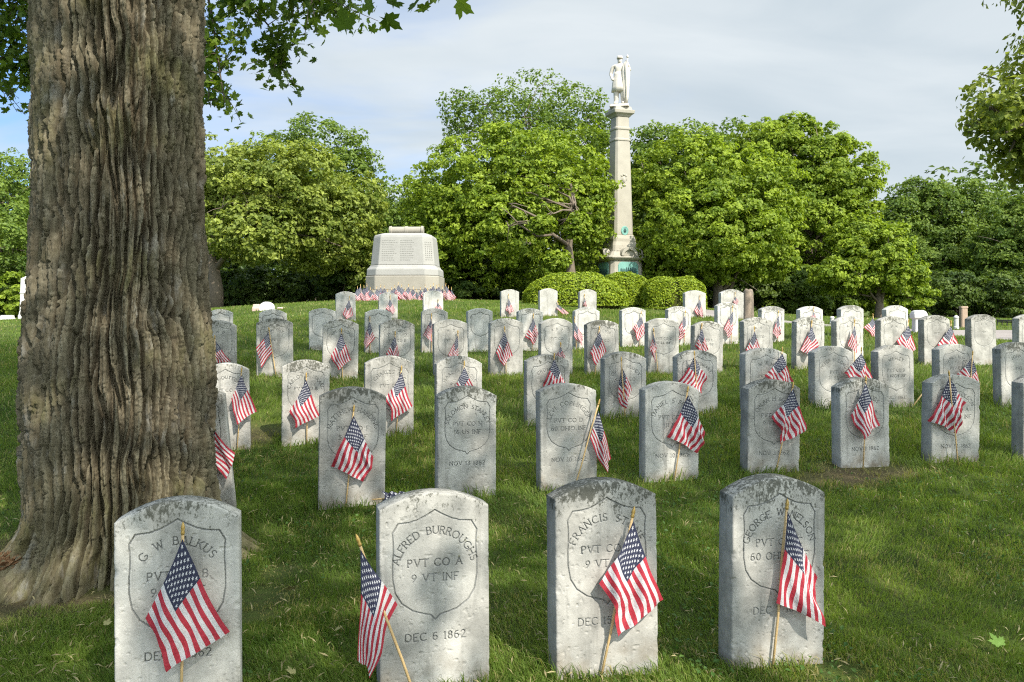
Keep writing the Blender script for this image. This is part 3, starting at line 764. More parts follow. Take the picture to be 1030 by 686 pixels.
def cloth_mesh(H0, F0, F1, H1, amp, seed, n=14, fold=0.0, toward=(0,-1,0)):
    """cloth hung between four corners; u runs along the fly, v down the hoist"""
    rg = np.random.default_rng(seed)
    uu, vv = np.meshgrid(np.linspace(0, 1, n+4), np.linspace(0, 1, n))
    U, Vv = uu[..., None], vv[..., None]
    P = (1-U)*(1-Vv)*H0 + U*(1-Vv)*F0 + U*Vv*F1 + (1-U)*Vv*H1
    to = np.asarray(toward, float)
    s = (uu - vv); r = np.clip((uu+vv)/1.2, 0, 1)
    ph = rg.uniform(0, 6.28); k = rg.uniform(4.5, 7.5)
    rip = amp*r*(np.sin(s*k+ph) + .45*np.sin(s*k*2.1+ph*1.7+uu*2)) + amp*.5*np.sin(uu*5+vv*3+ph)*r
    ridge = fold * (.5 - np.abs(s)) * r                     # centre ridge of a cloth hung from one corner
    # free edges sag inwards a little
    ctr = (H0+F0+F1+H1)/4
    edge = (4*uu*(1-uu)*((vv < .5)*(1-2*vv)+(vv >= .5)*(2*vv-1)) + 4*vv*(1-vv)*np.abs(2*uu-1))
    P = P + (ctr-P)*(edge*rg.uniform(.03, .10))[..., None]*.6
    side = np.cross(to, [0, 0, 1.0])
    P = P + to*(rip+ridge)[..., None] + side*(amp*.5*r*np.sin(vv*4+uu*6+ph))[..., None]
    i = np.arange(n*(n+4)).reshape(n, n+4)
    q = np.stack([i[:-1,:-1], i[:-1,1:], i[1:,1:], i[1:,:-1]], -1).reshape(-1, 4)
    return mesh_np('cloth', P.reshape(-1, 3), [q], True, np.stack([uu, vv], -1).reshape(-1, 2))

def make_flag(tip, top, foot, corners, label, group, amp=.006, seed=0, fold=.012, front=False, grid=14, rad=.0042):
    """tip/corners/top/foot are world points; corners = (H0, F0, F1, H1)"""
    top, foot = np.asarray(top), np.asarray(foot)
    foot = foot.copy(); foot[2] = gz(foot[0], foot[1]) - .03
    root = empty('stick_flag', foot)
    tag(root, label, 'flag', group)
    b = MB(); d = top - foot
    L = np.linalg.norm(d); dn = d / L
    wob = np.array([.003, 0, 0])
    b.tube([np.zeros(3), d*.35+wob, d*.7-wob*.5, d - dn*.02], rad, 7)
    b.build('stick', M['stick'], root, True)
    g_ = MB(); p0 = d - dn*.024
    a = Vector(dn).to_track_quat('Z', 'Y')
    prof = [(rad*1.25, 0), (rad*1.45, .006), (rad*1.1, .010), (rad*1.5, .018), (rad*1.0, .028), (rad*.15, .036)]
    g_.rings([[Vector(p0) + a @ Vector((r*math.cos(k*math.pi/3), r*math.sin(k*math.pi/3), z)) for k in range(6)] for r, z in prof])
    g_.build('spear_tip', M['gold'], root, True)
    H0, F0, F1, H1 = [np.asarray(c) - foot for c in corners]
    me = cloth_mesh(H0, F0, F1, H1, amp, seed, grid, fold, (math.sin(YAW), -math.cos(YAW), 0))
    link('cloth', me, M['flag'], root)
    return root

# row, which edge is the fly (R right, L left), tip, left, bottom, right corner, stick top, stick foot, stick in front, words
FLAGS = [
 ('A','R',(183.5,542),(147,623),(169,676),(230,637),(184,529),(181,706),0,'before the front headstone under the big tree trunk'),
 ('A','A2',(362.7,552.6),(361,664),(371,681),(401,610),(359.5,541),(428,693),0,'leaning left of the headstone engraved DEC 6 1862'),
 ('A','R',(637,524),(605,588),(625,641),(669,606),(637.5,513),(602,690),0,'slanting before the front headstone with black lichen on top'),
 ('A','L',(792,514),(782.5,607),(826.5,629),(822,581),(792,505),(776,678),0,'before the rightmost front headstone, narrow and hanging straight'),
 ('B','R',(203,418),(200,455),(229,482),(236,456),(203,410),(207,506),0,'emerging from behind the tree trunk, only its stripes showing'),
 ('B','L',(355.6,418),(332,470),(367,485),(377,460),(356,409),(347,511),0,'before the second row headstone right of the trunk'),
 ('B','R',(602,413),(593,441),(609,475),(616,462),(603,403),(575,489),1,'on a long slanting stick beside headstone engraved 60 OHIO INF'),
 ('B','L',(692,397),(671.4,440),(702.5,456),(711.5,435),(692,390),(677,479),0,'overhanging right edge of second row headstone engraved 111 N Y'),
 ('B','R',(797.8,390.6),(778,419.5),(787,447.5),(813,432),(798,386),(779,473),0,'on the right half of second row headstone engraved NOV 3'),
 ('B','R',(870.5,384),(857,418),(867,442),(886.5,428),(871,379),(868,467),0,'centred on the second row headstone with clean pale top'),
 ('B','L',(954.5,379.5),(935.5,424),(961,436),(973,405),(954.5,374),(964,465),1,'folded over its stick, second row, near the right edge'),
 ('C','R',(242.7,377),(232,401),(238,427),(258.8,414),(243,371),(238,453),0,'at right shoulder of third row headstone beside the trunk'),
 ('C','R',(307.8,381.5),(291.7,414),(298,430.5),(321.8,418),(308,376),(308.5,449),0,'before the crusted third row headstone, second from trunk'),
 ('C','R',(404,374),(388,401),(395,424),(414.6,408.5),(404,369),(397.5,441),0,'on third row headstone behind the one engraved F'),
 ('C','R',(467.3,369),(455,393),(464,408),(480,396),(467,364),(465,428),0,'peeping over the flagless headstone engraved 16 US INF'),
 ('C','L',(557.5,361),(546,388.5),(566,398),(569,385),(557.5,356),(556,424),0,'just above the headstone engraved 60 OHIO INF'),
 ('C','R',(624.8,367),(621,402),(628,411),(637,393),(624.8,360),(629,420),1,'furled around its stick before a third row headstone'),
 ('C','L',(698.4,358.6),(683.3,384),(705,395.5),(711.5,379),(698.3,354),(703,415),1,'spread in two wings from its stick, third row'),
 ('C','R',(787,355.4),(769.3,377.8),(782,393),(798.5,384),(787,350),(782,410),0,'behind the second row headstone engraved NOV 3'),
 ('C','R',(866.5,355),(849,375),(870,393),(878,379.5),(866.5,350),(864,411),0,'above the pale second row headstone, blowing left'),
 ('C','R',(978,359),(964,376.5),(984,398),(988,392),(978.5,354),(974,405),1,'at right edge of dark crusted third row headstone'),
 ('D','R',(217,343),(211,356),(214,366),(231.6,363.6),(216,338),(217,368),1,'low down beside the trunk in fourth row, partly hidden'),
 ('D','L',(270,334),(258,350),(262.5,370),(273.6,355),(270.4,330),(278,386),0,'at left half of fourth row headstone left of monument'),
 ('D','R',(343.6,335),(332.4,358),(340,372.4),(353.6,362),(343.5,331),(344.4,384),0,'in the middle of fourth row headstone below block monument'),
 ('D','R',(397.4,338),(388,356),(398,366),(402,358),(397.4,334),(397,378),0,'in fourth row, before stone below right half of block'),
 ('D','L',(460.6,337),(451,357),(456,366),(461.5,357),(460.6,333),(460,375),0,'low at the lower right of a fourth row shield'),
 ('D','R',(507.6,333),(498.4,355),(506,368),(516,358),(507.6,329),(509,380),0,'centred on the evenly blue grey headstone in fourth row'),
 ('D','R',(564,348.5),(560,357),(565,367),(568,358),(564,345),(564,376),0,'tiny dark one over the stone engraved 60 OHIO INF'),
 ('D','R',(603,333),(593.6,355),(599,367.6),(610.6,354),(603,329),(598,378),0,'on the slightly tilted fourth row headstone under the column'),
 ('D','L',(657.4,335),(654.5,350),(657.5,365),(661,350),(657.4,331),(662,378),0,'thin and furled at left edge of fourth row headstone'),
 ('D','R',(706,330),(699.4,348),(708,360),(712.4,352),(706,326),(704,375),0,'before the sunken fourth row headstone right of hedge'),
 ('D','R',(759,333),(751,352),(758,362),(765,351),(759,329),(758,371),0,'low and left on the crusted fourth row headstone'),
 ('D','L',(816.6,328),(805.6,352),(813,357.5),(823.6,348),(816.6,323),(814,372),0,'leaning across lower shield of narrow fourth row headstone'),
 ('D','L',(859.6,327),(853,347),(862,357),(862.3,341),(859.6,322),(859,369),0,'at right edge of the pale fourth row headstone'),
 ('D','R',(914,327),(903,343),(912,358),(921.6,351),(914,322),(909,363),0,'at right shoulder of bright fourth row headstone'),
 ('D','R',(956.6,327.6),(943.6,347),(957,358),(964,345),(956.5,323),(957,370),0,'at right edge of headstone with dark grey left side'),
 ('E','L',(372,323),(365.6,344),(368,351),(377,340),(372,319),(372,357),0,'on fifth row headstone below left corner of block monument'),
 ('E','L',(434,320),(426,337),(434,344),(435.6,328),(434,316),(434,355),0,'on fifth row headstone below right corner of block monument'),
 ('E','R',(536.6,320),(528.6,339),(538,347),(541.6,336),(536.6,316),(535,353),0,'on fifth row headstone below the leftmost hedge mound'),
 ('E','R',(578,324),(577,338),(585,347.6),(587,339),(578,319),(580,351),0,'leaning over at left edge of a fifth row headstone'),
 ('E','R',(645,318),(636.4,330),(642,343),(650,335),(645,314),(643,348),0,'on right half of smooth grey fifth row headstone'),
 ('E','L',(689.4,317),(682.4,331),(684,342),(690,336),(689.4,313),(688,348),0,'on pale fifth row headstone below right end of hedge'),
 ('E','L',(737,313),(728,331),(733,340),(738,330),(737,308),(735,348),0,'on tallest fifth row headstone near the tree stump'),
 ('E','L',(783,317),(777,335),(782.4,340.4),(785.6,334),(783,313),(782,346),0,'at right edge of white headstone beyond tree stump'),
 ('E','R',(818.6,313),(816,319),(819,325),(821,319),(818.6,309),(818,340),0,'small dark tip above a narrow fourth row headstone'),
 ('E','R',(878,320),(869.6,329),(880,343),(886.6,332),(878,316),(880,349),0,'bright, flying free against the road between two headstones'),
 ('F','R',(351.4,301.6),(344.4,314),(348,321),(355.6,317.6),(351.4,298),(350,323),0,'on last row headstone left of the block monument'),
 ('F','R',(392.4,301),(388,310),(395,316),(398,313),(392.4,297),(393,321),0,'on last row headstone before middle of block monument'),
 ('F','R',(440.6,304.4),(437.6,309),(441,314),(445,311),(440.6,301),(441,317),0,'on last row headstone before right side of block monument'),
 ('F','R',(511.6,300),(509,311),(512,316),(517,313),(511.6,296),(512,320),0,'on last row headstone left of the hedge mounds'),
 ('F','R',(561,306),(559.4,311),(570,318),(572.4,315),(560.5,303),(566,321),0,'blown out sideways before the left hedge mound'),
 ('F','R',(588,299),(587,307),(589,309),(590.5,308),(588,296),(588,314),0,'tiny, on last row headstone before middle of hedge'),
 ('F','R',(704,301),(698.4,312),(707,323.6),(707.5,315),(704,297),(703,326),0,'at right end of hedge on a last row headstone'),
 ('F','R',(739.4,298),(737.5,304),(741,308),(743,303),(739.4,294),(740,318),0,'dark, on last row headstone beside the tree stump'),
]
for i, (row, kind, T_, L_, B_, R_, top, foot, infront, words) in enumerate(FLAGS):
    f0 = .030 if row in 'AB' else .04
    stick_off = f0 + .028 if infront else f0 * .55
    P = lambda p, o: on_plane(row, p[0], p[1], o)
    c_off = f0 + .012
    tip, l, b, r = P(T_, c_off), P(L_, c_off+.004), P(B_, c_off+.008), P(R_, c_off+.004)
    if kind == 'A2':                                     # stands in front of and left of its stone
        c_off = .16; stick_off = .145
        tip, l, b, r = P(T_, c_off), P(L_, c_off), P(B_, c_off), P(R_, c_off)
        cs = (tip, l, b, r)
    elif kind == 'R': cs = (tip, r, b, l)
    else: cs = (tip, l, b, r)
    big = {'A': .014, 'B': .015, 'C': .015}.get(row, .013) * (.6 + .6*((i*37) % 11)/10)
    make_flag(tip, P(top, stick_off), P(foot, stick_off), cs, 'US stick flag ' + words, 'US stick flags standing at the headstones',
              amp=big, seed=300+i, fold=.035 if infront else .02, grid=20 if row in 'AB' else 12, rad=.0042 if row in 'ABC' else .005)

# a fallen flag, bunched up on the grass, and two bare sticks
def ground_at(px, py, Y):
    p = at(px, py, Y); p[2] = gz(p[0], p[1]); return p
p = ground_at(394, 500, 4.55)
root = tag(empty('stick_flag', p), 'US stick flag fallen over behind front headstone, bunched blue canton showing', 'flag', 'US stick flags standing at the headstones')
b = MB(); b.tube([(-.10,0,.055), (.0,.01,.06), (.2,.03,.03)], .0042, 7); b.build('stick', M['stick'], root, True)
n = 22
uu, vv = np.meshgrid(np.linspace(0, .42, n), np.linspace(0, .54, n))
a = vv*9; rr = .035 + .012*np.sin(uu*40+vv*12)
P = np.stack([-.04+uu*.30+.01*np.sin(vv*30), rr*np.cos(a)*1.3, .05+rr*np.sin(a)], -1)
i_ = np.arange(n*n).reshape(n, n)
link('cloth', mesh_np('cloth', P.reshape(-1,3), [np.stack([i_[:-1,:-1],i_[:-1,1:],i_[1:,1:],i_[1:,:-1]],-1).reshape(-1,4)], True, np.stack([uu,vv],-1).reshape(-1,2)), M['flag'], root)
b = MB(); q0 = on_plane('C', 915, 410, .02); q1 = on_plane('C', 928.5, 395, .06); q0[2] = gz(q0[0], q0[1])-.02
b.tube([q0, (q0+q1)/2, q1], .005, 7)
tag(b.build('bare_stick', M['stick'], None, True), 'bare wooden flag stick without cloth leaning right of flagless blue grey headstone', 'stick')

# ------------------------------------------------------------------ the big tree: bark relief in real geometry
M['bark'] = None
t = NT('furrowed_bark'); ob = t.n('TexCoord').outputs['Object']
p1 = t.mapping(ob, (1, 1, .28))
n1 = t.noise(p1, 34.0, 8, .75); n2 = t.noise(ob, 2.6, 5, .6); n3 = t.noise(t.mapping(ob, (1,1,.12)), 9.0, 4)
c = t.ramp(n1, [(.28, (.064,.054,.034)), (.5, (.142,.122,.080)), (.74, (.255,.230,.165))])
c = t.mix(t.rangev(n3, .42, .62, 0, .25), c, (.115,.080,.052))
oz = t.n('SeparateXYZ'); t.l(ob, oz.inputs[0])
moss = t.math('MULTIPLY', t.math('ADD', t.rangev(n2, .50, .68), t.rangev(oz.outputs['Z'], .75, .05, 0, .55), None, True), t.rangev(t.noise(p1, 30, 4), .3, .6, .25, 1))
c = t.mix(t.math('MULTIPLY', moss, .48), c, (.105,.105,.030))
gr = t.math('MULTIPLY', t.rangev(t.noise(t.mapping(ob, (1,1,.5), (5,3,1)), 11.0, 5), .58, .72), .5)
c = t.mix(gr, c, (.27,.26,.23))
M['bark'] = t.done(t.pbr(c, .92, t.bump(t.math('ADD', n1, t.math('MULTIPLY', t.noise(p1, 90, 4, .7), .5)), .7, .012), .15))
M['limb'] = simple('limb_bark', (.13, .105, .08), .9, .2, 0, .4, 12, .5)
M['pale_limb'] = simple('pale_limb_bark', (.14, .112, .082), .9, .2, 0, .35, 9, .5)
M['rot'] = simple('rotten_wood', (.20, .115, .06), .95, .1, 0, .6, 30, .9)

TX, TYY = at(122, 320, 4.12)[:2]
TG = gz(TX, TYY)
tree = tag(empty('maple_tree', (TX, TYY, TG)), 'huge old tree with furrowed mossy trunk filling left foreground', 'tree')
nth, nz = 860, 900
th = np.linspace(0, 2*np.pi, nth, endpoint=False)
zz = np.concatenate([np.linspace(-.28, 3.3, nz), np.linspace(3.36, 5.2, 60)])
TH, Zt = np.meshgrid(th, zz)
def rbase(TH, Z):
    r = .330 + .012*np.sin(TH*2+.6) + .010*np.sin(TH*3+2+Z*.4) + .006*np.sin(5*TH+1)
    r = r + .022*np.exp(-np.clip(Z, -.3, 9)/.22) + .022*np.sin(TH*11+.5)*np.exp(-np.clip(Z, -.1, 9)/.22) + .045*np.exp(-((Z-.75)/.55)**2) + .030*np.clip(Z-3.2, 0, 2)**1.5
    def lobe(a, wd): d = np.angle(np.exp(1j*(TH-a))); return np.exp(-(d/wd)**2)
    for a, wd, A, hh in [(-2.45,.26,.46,.085), (-1.75,.30,.15,.16), (-.95,.32,.13,.16), (-.10,.34,.46,.13), (.9,.4,.3,.14), (2.1,.4,.22,.12), (3.0,.36,.07,.14)]:
        r = r + A*lobe(a, wd)*np.exp(-np.clip(Z+.02, -.26, 9)/hh)
    return r
per = 1.0
tw = TH/(2*np.pi)
warp = (fbm(tw*14, Zt*1.7, 21, 3, 14) - .5)
warp2 = (fbm(tw*40, Zt*6, 27, 3, 40) - .5)
warp3 = (fbm(tw*24, Zt*2.6, 29, 3, 24) - .5)
def furrow(ph, seed, width, fade):
    k = np.round(ph); dist = np.abs(ph - k)*2
    on = sstep(fade, fade+.22, vnoise(np.mod(k, 997)*7.31, Zt*3.0, seed))
    wv = width*(.55+.6*vnoise(np.mod(k, 997)*3.7, Zt*5, seed+1))
    return 1 - (1 - sstep(.20, .20+wv*.66, dist))*on
wz = (fbm(tw*5, Zt*1.1, 71, 3, 5) - .5)*1.7 + (fbm(tw*11, Zt*4.5, 73, 2, 11) - .5)*.85
uu = tw*54 + wz + warp2*.32
f_a = furrow(uu, 51, .52, -.05)
f_b = furrow(tw*44 + Zt*2.1 + wz + warp2*.35, 53, .40, .40)
f_c = furrow(tw*44 - Zt*2.1 + wz + warp2*.35, 55, .40, .42)
f_d = furrow(tw*168 + wz*3 + warp2*1.0, 57, .62, .30)
ridge = np.minimum(np.minimum(f_a, f_b), f_c)
crack = 1 - sstep(.0, .14, np.abs(2*vnoise(tw*70 + warp*4, Zt*8 + vnoise(tw*46, Zt*2, 41, 46)*7, 37, 70) - 1))
kf = np.round(uu).astype(np.int64) % 997
len_ = 2.6 + 3.2*_hash(kf, kf*0, 61)
zb = Zt*len_ + 9*_hash(kf, kf*0, 63) + warp2*1.6 + .35*(vnoise(tw*160, Zt*9, 65, 160)-.5)
kb = np.floor(zb).astype(np.int64); hb = _hash(kf, kb, 67); fb = np.abs(zb-kb-.5)
gap = sstep(.40, .49, fb)
plate = vnoise(np.mod(np.floor(uu+.5), 997)*5.1, Zt*5.0, 43)
rough = fbm(tw*210 + warp2*3, Zt*30, 45, 3, 210) - .5
flake = fbm(tw*420, Zt*110, 46, 2, 420) - .5
depth = .072 + .018*(fbm(tw*6, Zt*.8, 47, 2, 6)-.5)
D = depth*(.85 + .9*np.exp(-np.clip(Zt, 0, 9)/.16))*(ridge - .8) + (.012 + .016*np.exp(-np.clip(Zt, 0, 9)/.35))*(f_d - .6)*ridge + .014*ridge*(plate-.5) + .016*(hb-.5)*ridge - .016*gap*ridge*(hb > .5) - .008*crack*ridge + .017*rough + .009*flake
D = D * np.clip(.75 + .25*sstep(-.1, .6, Zt), 0, 1)
Rr = rbase(TH, Zt) + D
lean = .012*Zt
Vt = np.stack([Rr*np.cos(TH) + lean*0, Rr*np.sin(TH), Zt], -1)
i_ = np.arange(Vt.shape[0]*nth).reshape(-1, nth); j_ = np.roll(i_, -1, axis=1)
Qt = np.stack([i_[:-1], j_[:-1], j_[1:], i_[1:]], -1).reshape(-1, 4)
trunk = link('trunk', mesh_np('trunk', Vt.reshape(-1, 3), [Qt], True), M['bark'], tree)
# exposed rotten wood on the left root
q = np.array(at(2, 574, 3.80)) - np.array([TX, TYY, TG])
a_, b2 = np.meshgrid(np.linspace(0, 2*np.pi, 60, endpoint=False), np.linspace(.02, np.pi-.02, 40))
dn_ = np.stack([np.sin(b2)*np.cos(a_), np.sin(b2)*np.sin(a_), np.cos(b2)], -1)
rn_ = .55 + .5*fbm(a_*2.2+3, b2*7, 91, 4) + .35*(vnoise(a_*4, b2*22, 93)-.5) + .18*(vnoise(a_*16, b2*16, 95)-.5)
Pw = dn_*rn_[..., None]*np.array([.12, .09, .085])
Pw[..., 2] += .35*Pw[..., 0]
i_ = np.arange(2400).reshape(40, 60); j_ = np.roll(i_, -1, 1)
link('rotten_root', mesh_np('rotten_root', Pw.reshape(-1, 3)+q, [np.stack([i_[:-1], j_[:-1], j_[1:], i_[1:]], -1).reshape(-1, 4)], False), M['rot'], tree)

# leaves --------------------------------------------------------------
def frames(nrm, rg):
    nrm = nrm / (np.linalg.norm(nrm, axis=1, keepdims=True) + 1e-9)
    r = rg.normal(size=nrm.shape)
    a = np.cross(nrm, r); a /= (np.linalg.norm(a, axis=1, keepdims=True) + 1e-9)
    return a, np.cross(nrm, a), nrm
QUAD = (np.array([[0,-.5,0],[.34,.02,.10],[0,.5,-.04],[-.34,.02,.10]]), [[0,1,2,3]])
_LP = [(0,-.5),(.04,-.28),(.30,-.34),(.28,-.20),(.46,-.10),(.40,.0),(.54,.18),(.34,.22),(.18,.12),(.20,.36),(.09,.44),(0,.64)]
_LP = _LP + [(-x, y) for x, y in _LP[-2:0:-1]]
MAPLE = (np.array([(x, y, .10*abs(x) - .14*y*y) for x, y in _LP]), [list(range(len(_LP)))])
def leaves(name, P, nrm, size, mat, parent, rg, tmpl=QUAD, rnd=None):
    T, Fc = tmpl
    n = len(P); k = len(T)
    a, b_, c_ = frames(nrm, rg)
    s = (size * rg.uniform(.65, 1.25, n))[:, None, None]
    V = P[:, None, :] + s*(T[None, :, 0:1]*a[:, None] + T[None, :, 1:2]*b_[:, None] + T[None, :, 2:3]*c_[:, None])
    base = (np.arange(n)*k)[:, None]
    fl = [base + np.array(f)[None] for f in Fc]
    if rnd is None: rnd = rg.uniform(0, 1, n)
    return link(name, mesh_np(name, V.reshape(-1, 3), fl, False, attrs={'rnd': np.repeat(np.clip(rnd, 0, 1), k)}), mat, parent)

def unit(rg, n):
    d = rg.normal(size=(n, 3)); return d/np.linalg.norm(d, axis=1, keepdims=True)

def crown_points(blobs, nleaf, rg, clump=.17, fill=.25, flat=.95, up=.35, sun=None):
    """blobs: (centre, radii). Leaves sit in flattened clumps that cover each blob's shell, some inside."""
    vol = np.array([(r[0]*r[1]+r[0]*r[2]+r[1]*r[2]) for c, r in blobs]); vol = vol/vol.sum()
    PP, NN, RR, CL = [], [], [], []
    for (c, r), fr in zip(blobs, vol):
        c, r = np.array(c, float), np.array(r, float)
        rm = r.mean(); cs = rm*clump if clump < 1 else clump
        nc = int(max(14, 4.6*(rm/cs)**2))
        d = unit(rg, nc)
        rad = np.where(rg.uniform(size=nc) < fill, rg.uniform(.35, .78, nc), rg.uniform(.78, 1.10, nc) + np.where(rg.uniform(size=nc) < .10, .10, 0))
        cc = c + d*r*rad[:, None]
        crs = cs*rg.uniform(.5, 1.45, nc)
        nl = max(4, int(nleaf*fr/nc))
        for k in range(nc):
            m = max(3, int(nl*(crs[k]/cs)**2))
            e = unit(rg, m); e[:, 2] = np.where(e[:, 2] < -.55, -e[:, 2]*.6, e[:, 2])
            sh = rg.uniform(.35, 1.0, m)**.5
            p_ = cc[k] + e*sh[:, None]*crs[k]*np.array([1.15, 1.15, flat])
            nn = e*.8 + d[k]*.7 + np.array([0, 0, up]) + rg.normal(size=(m, 3))*.6
            PP.append(p_); NN.append(nn)
            RR.append(np.clip(rg.normal(.45, .22, m) + rg.normal(0, .20), 0, 1))
        CL.append(cc)
    return np.concatenate(PP), np.concatenate(NN), np.concatenate(RR), np.concatenate(CL)

def limb_path(p0, p1, rg, n=5, sag=.08):
    p0, p1 = np.array(p0), np.array(p1); L = np.linalg.norm(p1-p0)
    pts = []
    for k in range(n+1):
        a = k/n
        q_ = p0 + (p1-p0)*a; q_[2] += math.sin(a*math.pi)*L*sag
        if 0 < k < n: q_ += rg.normal(size=3)*L*.03
        pts.append(q_)
    return pts

def make_tree(kind, label, group, base, blobs, nleaf, size, mat, trunk_r, seed, fork=.35, limbs=14, clump=.17, fill=.25, limb_mat='limb', trunk_path=None, up=.45, dead=None):
    rg = np.random.default_rng(seed)
    base = np.array(base, float)
    root = tag(empty(kind, base), label, 'tree', group)
    P, Nn, rn, CL = crown_points(blobs, nleaf, rg, clump, fill, up=up)
    leaves('crown', P-base, Nn, size, M[mat], root, rg, rnd=rn)
    top = np.average([c for c, r in blobs], axis=0, weights=[r[0] for c, r in blobs])
    h = top[2]-base[2]
    b = MB()
    if trunk_path is None:
        tp = [np.zeros(3)-[0,0,.3], np.array([0,0,.02*h]), (top-base)*np.array([.15,.15,.3])+rg.normal(size=3)*.06, (top-base)*np.array([.4,.4,.6]), (top-base)*np.array([.9,.9,1.05])]
    else: tp = [np.array(q_) - base for q_ in trunk_path]
    m_ = len(tp)
    rads = [trunk_r*(1.35 if k == 0 else 1.12 if k == 1 else 1 - .75*(k/(m_-1))**1.4) for k in range(m_)]
    b.tube(tp, rads, 11)
    b.build('trunk', M[limb_mat], root, True)
    l = MB()
    for k in range(limbs):
        e = CL[rg.integers(len(CL))] - base
        a = rg.uniform(fork, .95)
        s = min(int(a*(m_-1)), m_-2); f = a*(m_-1)-s
        s0 = tp[s]*(1-f)+tp[s+1]*f
        r0 = (rads[s]*(1-f)+rads[s+1]*f)*rg.uniform(.35, .6)
        pts = limb_path(s0, e, rg)
        l.tube(pts, [max(.012, r0*(1-j/len(pts))) for j in range(len(pts))], 6)
        for _ in range(2):
            j = rg.integers(2, len(pts)-1)
            e2 = pts[j] + rg.normal(size=3)*np.array([.9,.9,.6])*size*5
            l.tube(limb_path(pts[j], e2, rg, 3), [r0*.3, r0*.22, r0*.15, .01], 5)
    l.build('limbs', M[limb_mat], root, True)
    if dead:
        for path, r0 in dead:
            dmb = MB()
            pts = [np.array(q_)-base for q_ in path]
            dmb.tube(pts, [max(.012, r0*(1-.8*k/(len(pts)-1))) for k in range(len(pts))], 6)
            for _ in range(5):
                j = rg.integers(1, len(pts)); e2 = pts[j] + rg.normal(size=3)*np.array([.5,.3,.4])
                dmb.tube(limb_path(pts[j], e2, rg, 3), [.03, .022, .016, .008], 5)
            dmb.build('dead_branch', M['pale_limb'], root, True)
    return root

# crown of the big tree, above the picture, with sprays that hang into it
rg = np.random.default_rng(77)
l = MB()
limb_ends = [(-4.5,2.5,6.5),(2.4,6.2,7.2),(-1.5,9.0,6.9),(3.0,2.5,7.5),(-5.5,7.0,7.0),(-2.5,4.5,10.5),(-.5,-1.0,7.5),(-3.5,-1.5,7.2)]
T0 = np.array([0,0,5.0])
for e in limb_ends:
    e = np.array(e) - np.array([TX, TYY, TG])
    pts = limb_path(T0 + rg.normal(size=3)*.1, e, rg, 6, .10)
    l.tube(pts, [.20-.028*k for k in range(7)], 8)
l.build('limbs', M['limb'], tree, True)
blobs = [((-1.6,4.2,9.2),(5.6,5.6,3.0)), ((-4.0,6.5,7.6),(2.8,3.0,1.6)), ((1.6,5.6,8.2),(2.8,2.8,1.6))]
P, Nn, rn, CL = crown_points(blobs, 17000, rg, .16, .35)
leaves('crown', P-np.array([TX,TYY,TG]), Nn, .17, M['leaf_hang'], tree, rg, rnd=rn)

def spray(path, Y, nleaf, size, spread, seed, name='hanging_branch', tmpl=MAPLE, parent=None, org=None, mat='leaf_hang', twig=.010):
    """a drooping branch: pixel path at distance Y, twigs off it, leaves along the twigs"""
    rg = np.random.default_rng(seed)
    W3 = [at(x, y, Y + rg.uniform(-.12, .12)) for x, y in path]
    d = np.concatenate([[0], np.cumsum([np.linalg.norm(np.array(b)-np.array(a)) for a, b in zip(W3[:-1], W3[1:])])])
    s = np.linspace(0, d[-1], 14)
    C = np.stack([np.interp(s, d, [p[k] for p in W3]) for k in range(3)], -1)
    b = MB(); br = None
    b.tube(C-org, np.linspace(twig, .003, 14), 6)
    PP = []
    nt_ = max(5, nleaf//14)
    for k in range(nt_):
        j = rg.integers(1, 14)
        e = C[j] + rg.normal(size=3)*spread*np.array([1, .8, .8]) + np.array([0, 0, -spread*.35])
        pts = limb_path(C[j], e, rg, 3, .05)
        b.tube([p-org for p in pts], [.004, .003, .0025, .002], 4)
        m = nleaf//nt_
        q = np.array(pts)[rg.integers(1, 4, m)] + rg.normal(size=(m, 3))*size*.75
        PP.append(q)
    tw_ = b.build(name, M['limb'], parent, True)
    PP = np.concatenate(PP)
    leaves('leaves', PP-org, rg.normal(size=PP.shape)*.7+np.array([0,-.35,.5]), size, M[mat], tw_, rg, tmpl)
    return tw_
ORG = np.array([TX, TYY, TG])
SPR = [([(203,-30),(212,10),(218,50),(226,104)],6.0,322,.062,.15), ([(200,20),(206,60),(212,108)],6.4,210,.062,.10), ([(215,-40),(250,2),(272,28),(282,66)],6.2,392,.064,.13),
       ([(225,-34),(244,-2),(262,20)],6.0,126,.062,.14), ([(270,-55),(300,-14),(326,4),(352,22)],6.0,350,.064,.14), ([(285,-45),(300,-14),(318,0)],5.8,126,.062,.14), ([(310,-45),(330,-16),(345,-2)],5.9,154,.062,.13),
       ([(340,-55),(362,-22),(374,-8)],5.6,84,.064,.10), ([(385,-75),(396,-36),(400,-16),(408,-2)],3.6,34,.095,.055), ([(410,-75),(420,-36),(430,-14)],3.6,17,.095,.055), ([(460,-80),(466,-40),(470,-18)],3.7,14,.09,.04),
       ([(40,-50),(25,0),(14,30),(8,56)],6.0,420,.064,.16), ([(45,-10),(36,40),(28,88)],6.2,238,.062,.10), ([(0,-40),(-6,10),(2,26)],6.0,308,.064,.18), ([(-40,-20),(-30,40),(-10,70)],6.2,336,.064,.2)]
for k, (pa, Y, nl, s_, sp) in enumerate(SPR):
    spray(pa, Y, nl, s_, sp, 500+k, parent=tree, org=ORG)

# second big tree, behind and to the right of the viewer: shades the front rows
shade_blobs = [((3.4,-1.2,8.0),(5.2,4.6,2.1)), ((6.4,.3,7.6),(2.6,2.6,1.5)), ((.6,-3.0,7.4),(2.8,2.6,1.4))]
make_tree('shade_tree', 'tree standing out of view whose crown shades the front headstones', 'trees round the graves', (5.2,-2.2,gz(5.2,-2.2)), shade_blobs, 12500, .17, 'leaf_hang', .36, 81, .5, 10, .17, .3)
